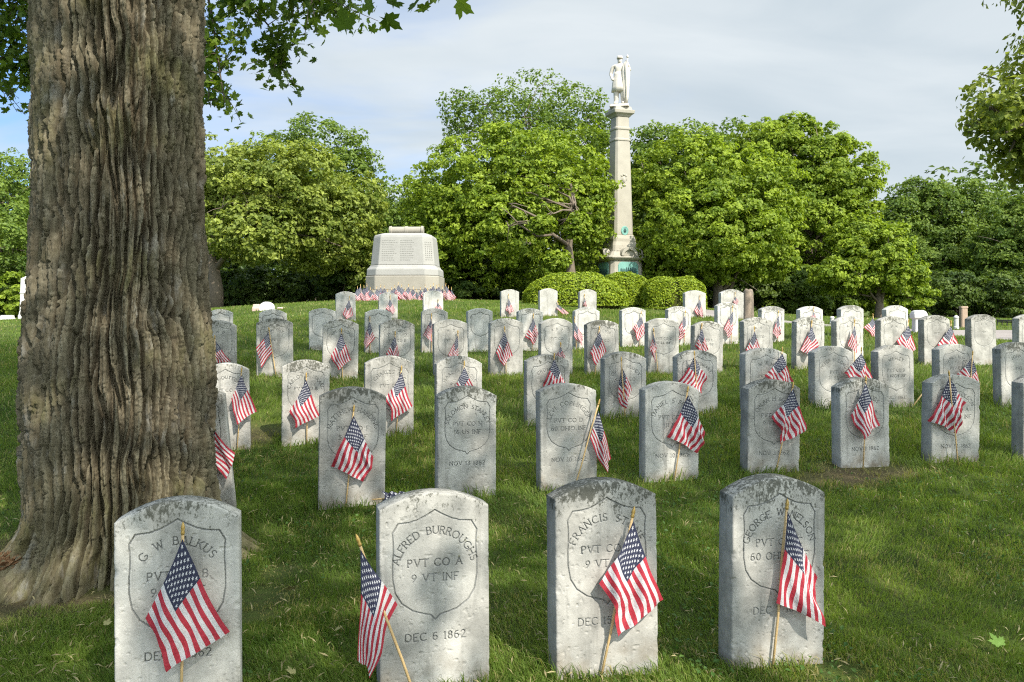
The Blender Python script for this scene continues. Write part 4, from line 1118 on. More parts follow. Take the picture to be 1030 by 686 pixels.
# ------------------------------------------------------------------ trees of the background
GT = 'trees beyond the graves'
def blob(px, py, Y, rx, rz, ry=None):
    c = at(px, py, Y); s = Y/F
    return (c, (rx*s, (ry or rx*.85)*s, rz*s))
def base_at(px, Y): x = (px-CX)/F*Y; return (x, Y, gz(x, Y))
make_tree('broad_tree', 'dark green tree at far left edge beside the big trunk', GT, base_at(-25,44),
  [blob(-40,215,44,70,62), blob(5,250,42,45,50), blob(-70,260,44,60,50), blob(15,185,46,30,30)], 28000, .18, 'leaf_dark', .35, 101)
make_tree('broad_tree', 'pale olive spreading tree with forked trunk, just right of the big trunk', GT, base_at(217,33),
  [blob(235,185,34,60,42), blob(290,190,33,62,42), blob(205,210,34,45,50), blob(330,225,33,42,38), blob(255,235,32,50,30), blob(165,190,34,50,50), blob(362,205,34,26,30), blob(318,256,34,38,20), blob(365,255,35,26,30)], 66000, .155, 'leaf_olive', .24, 102, .62, 16, .125, .22, 'pale_limb',
  [at(216,312,33), at(217,290,33), at(215,268,33), at(210,250,33), at(206,228,33.2), at(212,200,33.5)], dead=[([at(216,272,33), at(226,258,32.8), at(236,238,32.6), at(240,215,32.6)], .13)])
make_tree('broad_tree', 'dark tree with rounded top rising behind the pale olive tree', GT, base_at(315,50),
  [blob(318,165,50,52,42), blob(350,195,49,42,42), blob(285,180,50,46,44), blob(320,230,49,70,48), blob(388,212,47,22,28)], 36000, .20, 'leaf_dark', .36, 103)
make_tree('broad_tree', 'yellow green maple between block monument and column, dead branches inside', GT, base_at(572,33),
  [blob(470,190,35,55,45), blob(520,170,36,60,42), blob(565,195,35,48,48), blob(450,235,35,42,40), blob(505,232,34,50,36), blob(580,245,36,36,34), blob(425,205,37,22,36), blob(430,262,36,30,26), blob(595,160,38,28,34), blob(480,272,36,40,24), blob(535,272,36,36,22), blob(540,200,34,26,26), blob(592,210,35,24,40), blob(546,226,31.6,13,9), blob(582,228,31.8,12,14), blob(560,262,31.8,14,10)], 84000, .15, 'leaf_maple', .17, 104, .6, 14, .115, .2, 'pale_limb',
  [at(575,292,33), at(574,275,33), at(572,248,33), at(575,222,33), at(578,205,33), at(574,185,34)],
  dead=[([at(573,248,33), at(556,236,32.6), at(545,221,32.4), at(527,212,32.2), at(512,205,32)], .085), ([at(556,236,32.6), at(540,238,32.2), at(521,225,32), at(512,228,32), at(510,245,32)], .05)])
make_tree('broad_tree', 'loose airy tree with blue green leaves towering behind the yellow green maple', GT, base_at(530,52),
  [blob(500,125,52,50,32), blob(540,112,53,48,36), blob(580,118,52,34,34), blob(465,112,52,24,22), blob(535,160,52,70,40), blob(600,128,53,16,22)], 15000, .20, 'leaf_dark', .30, 105, .3, 22, .13, .35)
make_tree('broad_tree', 'bright green maple right of the column with full low crown', GT, base_at(725,36),
  [blob(690,185,37,52,46), blob(745,190,36,56,42), blob(720,230,35,70,42), blob(665,230,37,34,46), blob(770,225,36,36,42), blob(700,262,36,56,26), blob(765,262,36,36,22)], 84000, .15, 'leaf_maple', .30, 106, .35, 14, .115, .18)
make_tree('broad_tree', 'tallest green tree with domed top, right of the bright maple', GT, base_at(815,42),
  [blob(800,165,43,52,42), blob(840,185,42,44,44), blob(770,155,44,36,32), blob(815,225,42,52,40), blob(852,215,42,30,36), blob(800,140,43,26,20)], 70000, .165, 'leaf_maple', .34, 107, .3, 20, .12, .2,
  'limb', None, .45, [([at(815,262,42), at(838,258,41), at(860,250,40.5), at(882,262,40)], .10), ([at(835,258,41), at(855,243,40.6), at(868,246,40.4)], .07)])
make_tree('broad_tree', 'dull dark tree showing just right of column behind bright maple', GT, base_at(660,56),
  [blob(650,160,56,34,34), blob(685,160,56,44,34), blob(735,150,57,40,26), blob(660,205,56,45,45), blob(700,200,56,60,45)], 20000, .26, 'leaf_dark', .36, 108)
make_tree('broad_tree', 'small yellow green tree with low drooping boughs at left of the road', GT, base_at(885,36),
  [blob(880,258,36,36,26), blob(905,275,35.5,26,18), blob(862,240,37,26,24), blob(850,278,36,34,18), blob(900,240,37,18,18)], 26000, .15, 'leaf_maple', .2, 109, .3, 12, .17, .2)
make_tree('broad_tree', 'dark round headed tree on the right, behind the road', GT, base_at(945,58),
  [blob(935,222,58,46,36), blob(970,215,58,40,34), blob(910,240,57,28,34), blob(950,260,57,55,36), blob(990,245,58,34,36), blob(925,195,58,26,16)], 44000, .20, 'leaf_dark', .4, 110)
make_tree('broad_tree', 'dark tree at right edge of picture behind the road', GT, base_at(1032,52),
  [blob(1022,235,52,36,38), blob(1060,225,52,46,42), blob(1030,272,51,46,30), blob(1000,262,52,26,30)], 30000, .20, 'leaf_dark', .38, 111)
make_tree('broad_tree', 'green tree far off in the gap between trunk and left edge', GT, base_at(90,60),
  [blob(90,230,60,70,55), blob(150,240,60,50,50), blob(40,270,58,50,40)], 12000, .30, 'leaf_dark', .4, 112)
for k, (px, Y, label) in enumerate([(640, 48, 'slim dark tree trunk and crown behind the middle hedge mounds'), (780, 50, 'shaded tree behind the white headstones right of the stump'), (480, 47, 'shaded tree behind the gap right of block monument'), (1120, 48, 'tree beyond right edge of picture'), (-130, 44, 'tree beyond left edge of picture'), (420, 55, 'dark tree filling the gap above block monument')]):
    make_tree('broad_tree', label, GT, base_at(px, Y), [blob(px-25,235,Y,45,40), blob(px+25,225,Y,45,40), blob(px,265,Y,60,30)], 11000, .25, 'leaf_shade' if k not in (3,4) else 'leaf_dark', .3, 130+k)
# oak whose boughs reach in from the right
make_tree('oak_tree', 'oak reaching in from right edge with dense olive leaf clusters', GT, (11.6,13.5,gz(11.6,13.5)),
  [((7.7,13,4.45),(.80,1.0,.62)), ((7.9,13.2,3.6),(.62,.8,.40)), ((7.1,13,4.15),(.45,.7,.45)), ((8.6,13,5.2),(.85,1.2,.7)), ((7.4,13,3.75),(.4,.6,.3)), ((9.9,13.2,5.4),(2.0,2.0,1.9)), ((11.5,13.5,7.4),(3.4,3.4,2.3)), ((12.5,13.5,5.3),(2.6,2.6,1.9)), ((8.0,12.9,3.25),(.4,.5,.35)), ((8.7,13,4.2),(.7,.9,.8))],
  60000, .115, 'leaf_olive', .32, 120, .4, 16, .24, .3)

# understorey shrubs ---------------------------------------------------
GS = 'shrubs below the trees'
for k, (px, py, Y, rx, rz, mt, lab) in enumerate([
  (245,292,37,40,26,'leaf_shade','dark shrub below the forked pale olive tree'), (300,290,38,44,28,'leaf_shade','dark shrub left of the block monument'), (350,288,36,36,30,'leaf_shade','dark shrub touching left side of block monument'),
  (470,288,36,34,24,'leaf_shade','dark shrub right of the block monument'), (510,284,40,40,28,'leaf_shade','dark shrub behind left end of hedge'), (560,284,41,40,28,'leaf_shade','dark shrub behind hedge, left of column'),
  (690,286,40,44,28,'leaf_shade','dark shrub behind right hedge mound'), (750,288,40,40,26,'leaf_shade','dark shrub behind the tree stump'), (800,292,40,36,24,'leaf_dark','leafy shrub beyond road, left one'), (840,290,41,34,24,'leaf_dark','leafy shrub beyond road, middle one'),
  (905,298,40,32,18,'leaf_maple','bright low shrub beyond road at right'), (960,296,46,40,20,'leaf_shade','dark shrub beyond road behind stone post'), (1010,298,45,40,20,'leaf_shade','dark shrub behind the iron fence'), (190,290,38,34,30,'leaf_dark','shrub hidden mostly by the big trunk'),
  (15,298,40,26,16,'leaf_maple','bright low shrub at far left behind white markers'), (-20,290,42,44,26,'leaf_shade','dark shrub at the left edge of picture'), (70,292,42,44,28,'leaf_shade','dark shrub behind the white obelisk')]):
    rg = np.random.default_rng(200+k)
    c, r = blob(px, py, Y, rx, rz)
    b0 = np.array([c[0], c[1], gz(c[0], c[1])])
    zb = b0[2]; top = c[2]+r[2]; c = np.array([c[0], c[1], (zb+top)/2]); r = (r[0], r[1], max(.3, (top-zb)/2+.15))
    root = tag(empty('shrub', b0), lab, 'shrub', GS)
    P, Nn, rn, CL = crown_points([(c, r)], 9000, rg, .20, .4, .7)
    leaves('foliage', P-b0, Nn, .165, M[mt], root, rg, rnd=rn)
    s_ = MB()
    for j in range(7):
        e = CL[rg.integers(len(CL))]-b0
        s_.tube(limb_path((rg.normal()*.1, rg.normal()*.1, -.1), e, rg, 4), [.05,.04,.03,.02,.012], 5)
    s_.build('stems', M['limb'], root, True)

# the wood that closes the view far behind
rg = np.random.default_rng(300)
bl = []
for k in range(52):
    a = R(-50 + 100*k/51 + rg.uniform(-1, 1)); d = 76 + rg.uniform(-5, 8)
    x, y = math.sin(a)*d, math.cos(a)*d
    h = rg.uniform(7.5, 9.5)
    bl.append(((x, y, gz(x, y)+h*.55), (4.6, 3.5, h*.6)))
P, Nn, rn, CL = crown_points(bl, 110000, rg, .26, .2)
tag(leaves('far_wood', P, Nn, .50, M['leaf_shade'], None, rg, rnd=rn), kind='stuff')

# ------------------------------------------------------------------ clipped yew mounds
GH = 'clipped yew mounds'
M['yew_core'] = simple('yew_dark_core', (.045, .05, .012), .95, .1, 0, .4, 6, .5)  # dark solid dome inside the leaf shell
def mound(px0, px1, ptop, pbase, Y, seed, lab, ry=None, sq=.85):
    rg = np.random.default_rng(seed)
    c = at((px0+px1)/2, pbase, Y); rx = (px1-px0)/2*Y/F
    zg = gz(c[0], c[1]); top = at(px0, ptop, Y)[2]; h = top - zg
    b0 = np.array([c[0], c[1], zg])
    root = tag(empty('yew_mound', b0), lab, 'hedge', GH)
    ry = ry or rx*.85
    n = 15000
    d = unit(rg, n*2); d = d[d[:, 2] > -.12][:n]
    e = np.sign(d)*np.abs(d)**sq
    lump = 1 + .07*(fbm(d[:, 0]*3+5+seed, d[:, 1]*3+d[:, 2]*3+9, seed, 3)-.5)*2
    P = e*np.array([rx, ry, h])*(lump*rg.uniform(.94, 1.0, len(d)))[:, None]
    P[:, 2] = np.clip(P[:, 2], .02, None)
    leaves('foliage', P, d + rg.normal(size=d.shape)*.55 + np.array([0,0,.3]), .075, M['leaf_yew'], root, rg)
    m = MB(); m.lathe([(.96, -.1), (.96, .1), (.9, .36), (.74, .62), (.48, .82), (.2, .91), (.02, .93)], (0,0,0), 28)
    o = m.build('inner_core', M['yew_core'], root, True); kq = .90
    for v_ in o.data.vertices: v_.co = (v_.co.x*rx*kq, v_.co.y*ry*kq, v_.co.z*h*kq)
mound(526, 630, 274, 309, 26.5, 401, 'left and broadest clipped yellow green yew mound')
mound(596, 658, 273, 308, 28.5, 402, 'middle clipped yew mound before the column base')
mound(645, 709, 278, 310, 27.5, 403, 'right clipped yew mound of the three, flat topped', None, .58)

# ------------------------------------------------------------------ block monument with a stone scroll on top
M['granite'] = simple('pale_granite', (.30, .292, .268), .8, .25, 0, .14, 5, .25)
M['granite_warm'] = simple('stained_granite', (.295, .272, .225), .85, .25, 0, .16, 4, .3)
M['letter'] = simple('monument_lettering', (.24, .235, .215), .9, .1)
MY = 25.0
mc = at(404, 300, MY); mz = gz(mc[0], mc[1]); S = MY/F
def zpx(py): return EYE + (CY-py)*S - mz
mon = tag(empty('block_monument', (mc[0], mc[1]+1.0, mz), R(-3)), 'squat pale granite monument topped by a stone scroll, small flags round it', 'monument')
def monp(name, prof, mat, bw=.025):
    b = MB(); b.prism(prof); return bevel(b.build(name, M[mat], mon), bw, 2)
monp('base_step', [(-.3,1.10,1.0,.34), (zpx(292),1.10,1.0,.34)], 'granite_warm')
monp('plinth', [(zpx(292)+.003,1.05,.95,.33), (zpx(277),1.05,.95,.33)], 'granite_warm')
monp('lower_block', [(zpx(277)+.003,1.03,.93,.33), (zpx(270),1.02,.92,.33), (zpx(268),.96,.87,.31), (zpx(266),.94,.84,.30)], 'granite')
up_ = monp('upper_block', [(zpx(266)+.003,.92,.80,.27), (zpx(237.5),.845,.73,.25), (zpx(235),.82,.71,.24), (zpx(232.5),.62,.45,.10)], 'granite', .018)
b = MB()
zc_ = zpx(228); 
rings = []
for x, r in [(-.50,.06),(-.50,.115),(-.44,.125),(-.42,.10),(-.05,.10),(-.045,.115),(.045,.115),(.05,.10),(.42,.10),(.44,.125),(.50,.115),(.50,.06)]:
    rings.append([(x+.02, r*math.cos(a), zc_+r*math.sin(a)) for a in np.linspace(0, 2*math.pi, 18, endpoint=False)])
b.rings(rings); b.build('scroll', M['granite_warm'], mon, False)
# two columns of worn lettering on the front, illegible at this distance: short incised dashes
b = MB(); rgm = np.random.default_rng(9)
for cxm in (-.36, .16):
    for k in range(10):
        z = zpx(241) - .008 - k*.062
        y = -(.80 + (.73-.80)*(z-zpx(266))/(zpx(237.5)-zpx(266))) - .002
        x = cxm - .19
        while x < cxm + rgm.uniform(.10, .21):
            w_ = rgm.uniform(.025, .06); b.box(x, y, z, x+w_, y+.01, z+.022); x += w_+.018
for k in range(9):
    z = zpx(243) - k*.062
    fr = (z-zpx(266))/(zpx(237.5)-zpx(266)); hx = .92+(.845-.92)*fr; hy = .80+(.73-.80)*fr; c_ = .27+(.25-.27)*fr
    for q_ in np.linspace(.2, .75, 4):
        x = hx - c_*(1-q_)+.001; y = -hy + c_*q_-.001
        b.box(x-.02, y-.004, z, x+.02, y+.004, z+.02)
b.build('lettering', M['letter'], up_)
# flags stuck in the ground round its foot
GFM = 'US stick flags round the block monument'
ORD = ['first','second','third','fourth','fifth','sixth','seventh','eighth','ninth','tenth','eleventh','twelfth','thirteenth','fourteenth','fifteenth']
_mx = [(359.5,288),(362.5,286),(366,287),(369,285.5),(372.5,289),(375,291),(379,288),(383,286.5),(386.5,287.5),(390,291),(394,289),(397,287),(400.5,284),(404,286.5),(407.5,289.5),(411,286),(415.5,288),(419,291),(423,289),(427.5,286.5),(430,290),(433,287.5),(436,285),(439,287),(441.5,286),(445,288),(448.5,285),(451,287.5),(454,289)]
MF = []
for k, (px, py) in enumerate(_mx):
    wd = ORD[k] + ' from left' if k < 15 else ORD[len(_mx)-1-k] + ' from right'
    MF.append((px, py, wd))
for k, (px, py, wd) in enumerate(MF):
    rgf = np.random.default_rng(700+k)
    Y = 24.0 + rgf.uniform(-.3, .35)
    tip = at(px, py+2.2, Y); sgn = 1 if rgf.uniform() < .62 else -1
    dn = lambda x, z: tip + np.array([x*sgn, rgf.uniform(-.03, .03), z])
    H1 = dn(-.07-rgf.uniform(0,.07), -.21); F0 = dn(.18+rgf.uniform(-.08,.05), -.28); F1 = dn(.08+rgf.uniform(-.04,.04), -.46)
    top = at(px, py, Y); ft = tip + np.array([rgf.uniform(-.05,.05), .03, -1])
    make_flag(tip, top, ft, (tip, F0, F1, H1), 'US stick flag at the block monument\'s foot, ' + wd.rstrip(','), GFM, .012, 800+k, .03, False, 9, .006)

# ------------------------------------------------------------------ soldiers' column
M['column'] = simple('column_granite', (.33, .305, .25), .85, .2, 0, .18, 3, .3)
M['statue'] = simple('statue_stone', (.52, .48, .41), .8, .2, 0, .14, 4, .3)
M['bronze'] = simple('green_bronze', (.17, .36, .31), .6, .4, .2, .3, 6, .2)
M['bronze_dark'] = simple('dark_bronze', (.035, .085, .08), .6, .4, .2, .3, 9, .2)
KY = 36.0; KS = KY/F
kc = at(623.5, 300, KY); kz = gz(kc[0], kc[1])
def kp(py): return EYE + (CY-py)*KS - kz
colm = tag(empty('column_monument', (kc[0], kc[1], kz), R(20)), 'tall tapering granite column carrying a soldier statue, green bronze plaques', 'monument')
def kpart(name, prof, mat='column', bw=.02, parent=None):
    b = MB(); b.prism(prof); return bevel(b.build(name, M[mat], parent or colm), bw, 2)
kpart('foundation', [(-.4,1.15,1.15,.05), (kp(296),1.15,1.15,.05)])
kpart('pedestal', [(kp(296)+.003,.86,.86,.14), (kp(293),.82,.82,.14), (kp(290),.76,.76,.14), (kp(263),.70,.70,.13)])
cor = kpart('cornice', [(kp(263)+.003,.72,.72,.10), (kp(262),.80,.80,.1), (kp(260.5),.86,.86,.1), (kp(259.5),.86,.86,.1), (kp(258),.74,.74,.1), (kp(254),.62,.62,.08)])
kpart('drum_base', [(kp(254)+.003,.58,.58,.08), (kp(248),.55,.55,.08), (kp(244),.50,.50,.1), (kp(241),.50,.50,.1), (kp(237),.435,.435,.09)])
shaft = kpart('shaft', [(kp(237)+.003,.42,.42,.10), (kp(143),.325,.325,.08)], 'column', .012)
kpart('neck_moulding', [(kp(143)+.002,.35,.35,.08), (kp(141),.35,.35,.08), (kp(140.5),.315,.315,.07), (kp(132),.305,.305,.07), (kp(131.5),.335,.335,.07), (kp(129.5),.335,.335,.07), (kp(129),.30,.30,.06), (kp(119),.29,.29,.06)])
kpart('capital', [(kp(119)+.003,.30,.30,.03), (kp(117),.36,.36,.03), (kp(115.5),.44,.44,.02), (kp(112.5),.46,.46,.02), (kp(112),.38,.38,.02), (kp(108.5),.34,.34,.02)])
# arched gablets over each face, a bronze plaque below and a round medal above
for k in range(4):
    rz = Matrix.Rotation(k*math.pi/2, 4, 'Z')
    def rot(o): o.matrix_local = rz; return o
    b = MB(); n = 14
    outer = [(.36*math.cos(a), kp(258.5)+.36*math.sin(a)*.95) for a in np.linspace(0, math.pi, n)]
    inner = [(.25*math.cos(a), kp(258.5)+.25*math.sin(a)*.95) for a in np.linspace(0, math.pi, n)]
    for i in range(n-1):
        q_ = [outer[i], outer[i+1], inner[i+1], inner[i]]
        b.rings([[(x, -.88, z) for x, z in q_], [(x, -.45, z) for x, z in q_]])
    b.rings([[(x, -.80, z) for x, z in inner], [(x, -.45, z) for x, z in inner]])
    rot(b.build('gablet', M['column'], colm))
    b = MB(); zt, zb_ = kp(264.5), kp(283)
    pr = [(-.44,zb_), (.44,zb_), (.44,zt-.13), (.36,zt-.02), (.28,zt), (-.28,zt), (-.36,zt-.02), (-.44,zt-.13)]
    b.rings([[(x, -.745-.02*0, z) for x, z in pr], [(x, -.68, z) for x, z in pr]])
    pl_ = rot(bevel(b.build('bronze_plaque', M['bronze'], colm), .012))
    b = MB(); rgk = np.random.default_rng(60+k)
    for j in range(9):
        x = -.32+.08*j; b.lathe([(.001,-.13), (.035,-.12), (.042,0), (.03,.08), (.03,.11), (.001,.16)], (x, -.745, kp(274)+rgk.uniform(-.03,.03)), 7, 1, .35)
    b.build('relief', M['bronze_dark'], pl_, True)
    b = MB()
    sh = [[(r*math.cos(a), y, kp(233)+r*math.sin(a)*1.15) for a in np.linspace(0, 2*math.pi, 20, endpoint=False)] for r, y in ((.16,-.40),(.16,-.445),(.13,-.45),(.12,-.44))]
    b.rings(sh); md = rot(b.build('medallion', M['bronze'], colm))
    b = MB(); b.lathe([(.001,-.09),(.05,-.06),(.07,0),(.045,.05),(.04,.08),(.001,.10)], (0,-.443,kp(233)), 9, 1, .3); b.build('relief', M['bronze_dark'], md, True)
    b = MB()
    for x, z, w_, h_ in [(-.10,kp(178),.05,.06),(0,kp(177),.06,.05),(.10,kp(178),.05,.06),(-.11,kp(181),.03,.10),(.11,kp(181),.03,.10),(0,kp(182.5),.08,.13),(0,kp(187.5),.11,.05),(-.05,kp(185.5),.03,.06),(.05,kp(185.5),.03,.06)]:
        b.lathe([(.001,-h_),(w_*.8,-h_*.6),(w_,0),(w_*.7,h_*.6),(.001,h_)], (x, -.362, z), 8, 1, .6)
    rot(b.build('carved_emblem', M['column'], shaft, True))
    b = MB()
    for sx_ in (-1, 1):
        for j in range(4): b.lathe([(.001,-.07),(.07,-.03),(.085,0),(.05,.05),(.001,.08)], (sx_*(.47-.10*j), -.56+.02*j, kp(255.5)+.11*j*.9), 8, 1, .7)
    rot(b.build('carved_scrollwork', M['column'], colm, True))

# the standing soldier: one skinned body, cap, coat skirt and furled banner as its children
def skin_body(name, joints, bones, mat, parent, sub=2):
    me = bpy.data.meshes.new(name)
    keys = list(joints)
    me.from_pydata([joints[k][0] for k in keys], [(keys.index(a), keys.index(b)) for a, b in bones], [])
    o = link(name, me, mat, parent)
    o.modifiers.new('skin', 'SKIN').use_smooth_shade = True
    for k, key in enumerate(keys):
        v_ = me.skin_vertices[0].data[k]; r = joints[key][1]
        v_.radius = r if hasattr(r, '__len__') else (r, r)
        v_.use_root = (k == 0)
    s_ = o.modifiers.new('sub', 'SUBSURF'); s_.levels = sub; s_.render_levels = sub
    dg = bpy.context.evaluated_depsgraph_get()
    m2 = bpy.data.meshes.new_from_object(o.evaluated_get(dg))
    o.modifiers.clear(); o.data = m2
    if not m2.materials: m2.materials.append(mat)
    return o
J = {'pelvis': ((0,0,1.02),(.16,.12)), 'waist': ((0,0,1.18),(.15,.115)), 'chest': ((0,-.01,1.42),(.185,.13)), 'collar': ((0,0,1.56),(.13,.09)), 'neck': ((0,-.01,1.64),.062), 'jaw': ((0,-.025,1.72),(.075,.085)), 'head': ((0,-.01,1.80),(.085,.098)), 'crown': ((0,0,1.875),.06),
     'sh_r': ((-.21,0,1.53),.075), 'el_r': ((-.285,.03,1.26),.058), 'wr_r': ((-.23,-.09,1.04),.045), 'ha_r': ((-.20,-.12,.96),.045),
     'sh_l': ((.21,0,1.53),.075), 'el_l': ((.31,-.02,1.33),.058), 'wr_l': ((.27,-.15,1.50),.045), 'ha_l': ((.245,-.17,1.57),.045),
     'hip_r': ((-.10,0,.93),.115), 'kn_r': ((-.11,-.03,.52),.095), 'an_r': ((-.115,0,.12),.075), 'to_r': ((-.14,-.15,.05),.06),
     'hip_l': ((.10,0,.93),.115), 'kn_l': ((.10,-.07,.53),.095), 'an_l': ((.105,-.02,.12),.075), 'to_l': ((.13,-.17,.05),.06)}
B_ = [('pelvis','waist'),('waist','chest'),('chest','collar'),('collar','neck'),('neck','jaw'),('jaw','head'),('head','crown'),
      ('collar','sh_r'),('sh_r','el_r'),('el_r','wr_r'),('wr_r','ha_r'),('collar','sh_l'),('sh_l','el_l'),('el_l','wr_l'),('wr_l','ha_l'),
      ('pelvis','hip_r'),('hip_r','kn_r'),('kn_r','an_r'),('an_r','to_r'),('pelvis','hip_l'),('hip_l','kn_l'),('kn_l','an_l'),('an_l','to_l')]
st = skin_body('soldier_statue', J, B_, M['statue'], colm)
st.location = (0, 0, kp(108.5)+.09); st.rotation_euler = (0, 0, R(-32)); st.scale = (1.3, 1.25, 1.03)
b = MB(); b.prism([(-.09,.30,.30,.03), (.0,.28,.28,.03)]); b.build('statue_base', M['statue'], st)
b = MB(); b.lathe([(.092,1.815),(.098,1.84),(.09,1.90),(.075,1.935),(.001,1.94)], (0,-.01,0), 16, 1, 1.1)
b.rings([[(-.07,-.09,1.838),(.07,-.09,1.838),(.06,-.165,1.82),(-.06,-.165,1.82)], [(-.07,-.09,1.85),(.07,-.09,1.85),(.06,-.16,1.832),(-.06,-.16,1.832)]]); b.build('cap', M['statue'], st, True)
b = MB()
rings = []
for z, rx_, ry_ in [(1.30,.175,.135),(1.20,.18,.14),(1.05,.205,.165),(.90,.235,.185),(.70,.25,.20),(.54,.265,.21),(.53,.22,.17)]:
    rings.append([(rx_*(1+.05*math.sin(9*a)*(1.3-z))*math.cos(a), ry_*(1+.05*math.sin(9*a)*(1.3-z))*math.sin(a), z) for a in np.linspace(0, 2*math.pi, 36, endpoint=False)])
b.rings(rings); b.build('coat_skirt', M['statue'], st, True)
b = MB(); b.tube([(.19,-.20,.0), (.235,-.19,1.2), (.25,-.18,1.80)], [.022,.022,.018], 8); b.lathe([(.018,0),(.045,.05),(.001,.14)], (.25,-.18,1.78), 8)
pole = b.build('banner_staff', M['statue'], st, True)
b = MB(); rings = []
for z, r in [(.05,.06),(.3,.085),(.8,.11),(1.1,.125),(1.35,.13),(1.52,.10),(1.62,.07),(1.72,.02)]:
    rings.append([(.185+.01*z+r*(1+.22*math.sin(5*a+z*2))*math.cos(a)*.85, -.10+r*(1+.22*math.sin(5*a+z*2))*math.sin(a), z) for a in np.linspace(0, 2*math.pi, 30, endpoint=False)])
b.rings(rings); b.build('furled_banner', M['statue'], st, True)
b = MB()   # face: nose and brow ridge, beard
b.lathe([(.001,-.035),(.016,-.02),(.010,.03),(.001,.04)], (0,-.112,1.765), 8); b.lathe([(.001,-.05),(.04,-.03),(.055,.01),(.03,.035),(.001,.04)], (0,-.08,1.70), 10, 1, .8)
b.lathe([(.001,-.012),(.05,0),(.001,.012)], (0,-.093,1.80), 10, 1, .5); b.build('beard', M['statue'], st, True)

# ------------------------------------------------------------------ small far things
M['white_stone'] = simple('white_stone', (.52,.51,.485), .8, .2, 0, .1, 8, .1)
M['pink_stone'] = simple('pinkish_stone', (.50,.37,.31), .85, .2, 0, .15, 8, .2)
M['iron'] = simple('black_iron', (.02,.02,.022), .5, .4, .4)
M['tan_post'] = simple('tan_stone', (.36,.27,.20), .9, .1, 0, .25, 10, .4)
def zheight(py, Y, zg): return EYE + (CY-py)/F*Y - zg
def far_obj(name, px0, px1, ptop, Y, build, mat, label, cat, group=None, pbase=None):
    c = at((px0+px1)/2, 320, Y); zg = gz(c[0], c[1])
    h = zheight(ptop, Y, zg); wd = (px1-px0)*Y/F
    b = MB(); build(b, wd, h); o = bevel(b.build(name, M[mat]), .015)
    o.location = (c[0], c[1], zg); tag(o, label, cat, group); return o
def b_obelisk(b, w_, h): b.prism([(-.1,w_*.62,w_*.62,.01),(.18,w_*.62,w_*.62,.01),(.2,w_*.56,w_*.56,.01),(.3,w_*.55,w_*.55,.01),(.32,w_*.5,w_*.5,.01),(h*.6,w_*.46,w_*.46,.01),(h*.61,w_*.52,w_*.52,.01),(h*.64,w_*.46,w_*.46,.01),(h*.95,w_*.42,w_*.42,.01),(h,w_*.05,w_*.05,.001)])
def b_low(b, w_, h): b.prism([(-.1,w_/2,.14,.01),(h*.4,w_/2,.14,.01),(h*.5,w_*.46,.12,.01),(h,w_*.43,.10,.02)])
def b_round(b, w_, h):
    rr = []
    for y in (-.07, .07):
        rr.append([(-w_/2,y,-.1),(w_/2,y,-.1)] + [(w_/2*math.cos(a), y, h-w_*.42+w_*.42*math.sin(a)) for a in np.linspace(.05, math.pi-.05, 12)])
    b.rings(rr)
def b_cap(b, w_, h): b.prism([(-.1,w_*.40,.12,.02),(h*.62,w_*.38,.11,.02),(h*.66,w_*.5,.15,.02),(h*.82,w_*.5,.15,.02),(h*.95,w_*.42,.12,.03),(h,w_*.25,.07,.03)])
def b_bollard(b, w_, h): b.lathe([(w_*.5,-.1),(w_*.5,h*.15),(w_*.42,h*.2),(w_*.40,h*.75),(w_*.48,h*.78),(w_*.46,h*.86),(w_*.3,h*.95),(.001,h)], (0,0,0), 14)
def b_post(b, w_, h): b.prism([(-.1,w_*.5,w_*.45,.03),(h*.9,w_*.47,w_*.42,.03),(h*.91,w_*.52,w_*.47,.02),(h,w_*.50,w_*.45,.03)])
far_obj('obelisk', 22, 31, 278, 34, b_obelisk, 'white_stone', 'slim white obelisk marker just left of the big trunk', 'grave marker')
far_obj('low_marker', 1, 14, 317, 33, b_low, 'white_stone', 'low white grave marker at far left edge', 'grave marker')
far_obj('round_marker', 261, 276, 303.5, 21.5, b_round, 'white_stone', 'round topped white stone on the crest, left of monument', 'grave marker')
far_obj('round_marker', 255, 262, 306, 21.7, b_low, 'pink_stone', 'small pinkish stone beside the round topped white one', 'grave marker')
far_obj('low_marker', 280, 286, 309, 22, b_low, 'pink_stone', 'tiny tan stone on the crest right of round white stone', 'grave marker')
far_obj('low_marker', 660, 669, 317, 20, b_low, 'pink_stone', 'small pink stone in the grass below right hedge mound', 'grave marker')
far_obj('capped_marker', 917, 931, 312, 23, b_cap, 'white_stone', 'pale capped grave marker standing by the road', 'grave marker')
far_obj('bollard', 959, 964.5, 317, 25, b_bollard, 'white_stone', 'white bollard by the road left of tan post', 'bollard', 'bollards by the road')
far_obj('bollard', 834.5, 839.5, 318, 26, b_bollard, 'white_stone', 'small white bollard at left part of the road', 'bollard', 'bollards by the road')
far_obj('stone_post', 965.5, 972.5, 308, 26, b_post, 'tan_post', 'square tan post beyond the road right of white bollard', 'post')
# pale stump of a tree behind the last row
rgx = np.random.default_rng(5); p = base_at(752.5, 22); b = MB(); rings = []
ht = zheight(292, 22, p[2])
for z, r in [(-.1,.20),(.05,.16),(.25,.135),(ht*.7,.125),(ht-.06,.12),(ht,.10)]:
    rings.append([(r*(1+.10*math.sin(3*a+1)+.06*math.sin(7*a))*math.cos(a), r*(1+.10*math.sin(3*a+1)+.06*math.sin(7*a))*math.sin(a), z+(.04*math.sin(2*a) if z > .5 else 0)) for a in np.linspace(0, 2*math.pi, 24, endpoint=False)])
b.rings(rings); o = b.build('tree_stump', simple('stump_bark', (.27,.215,.16), .9, .2, 0, .35, 9, .5), None, True); o.location = p
tag(o, 'pale upright tree stump behind the last row of headstones', 'tree stump')
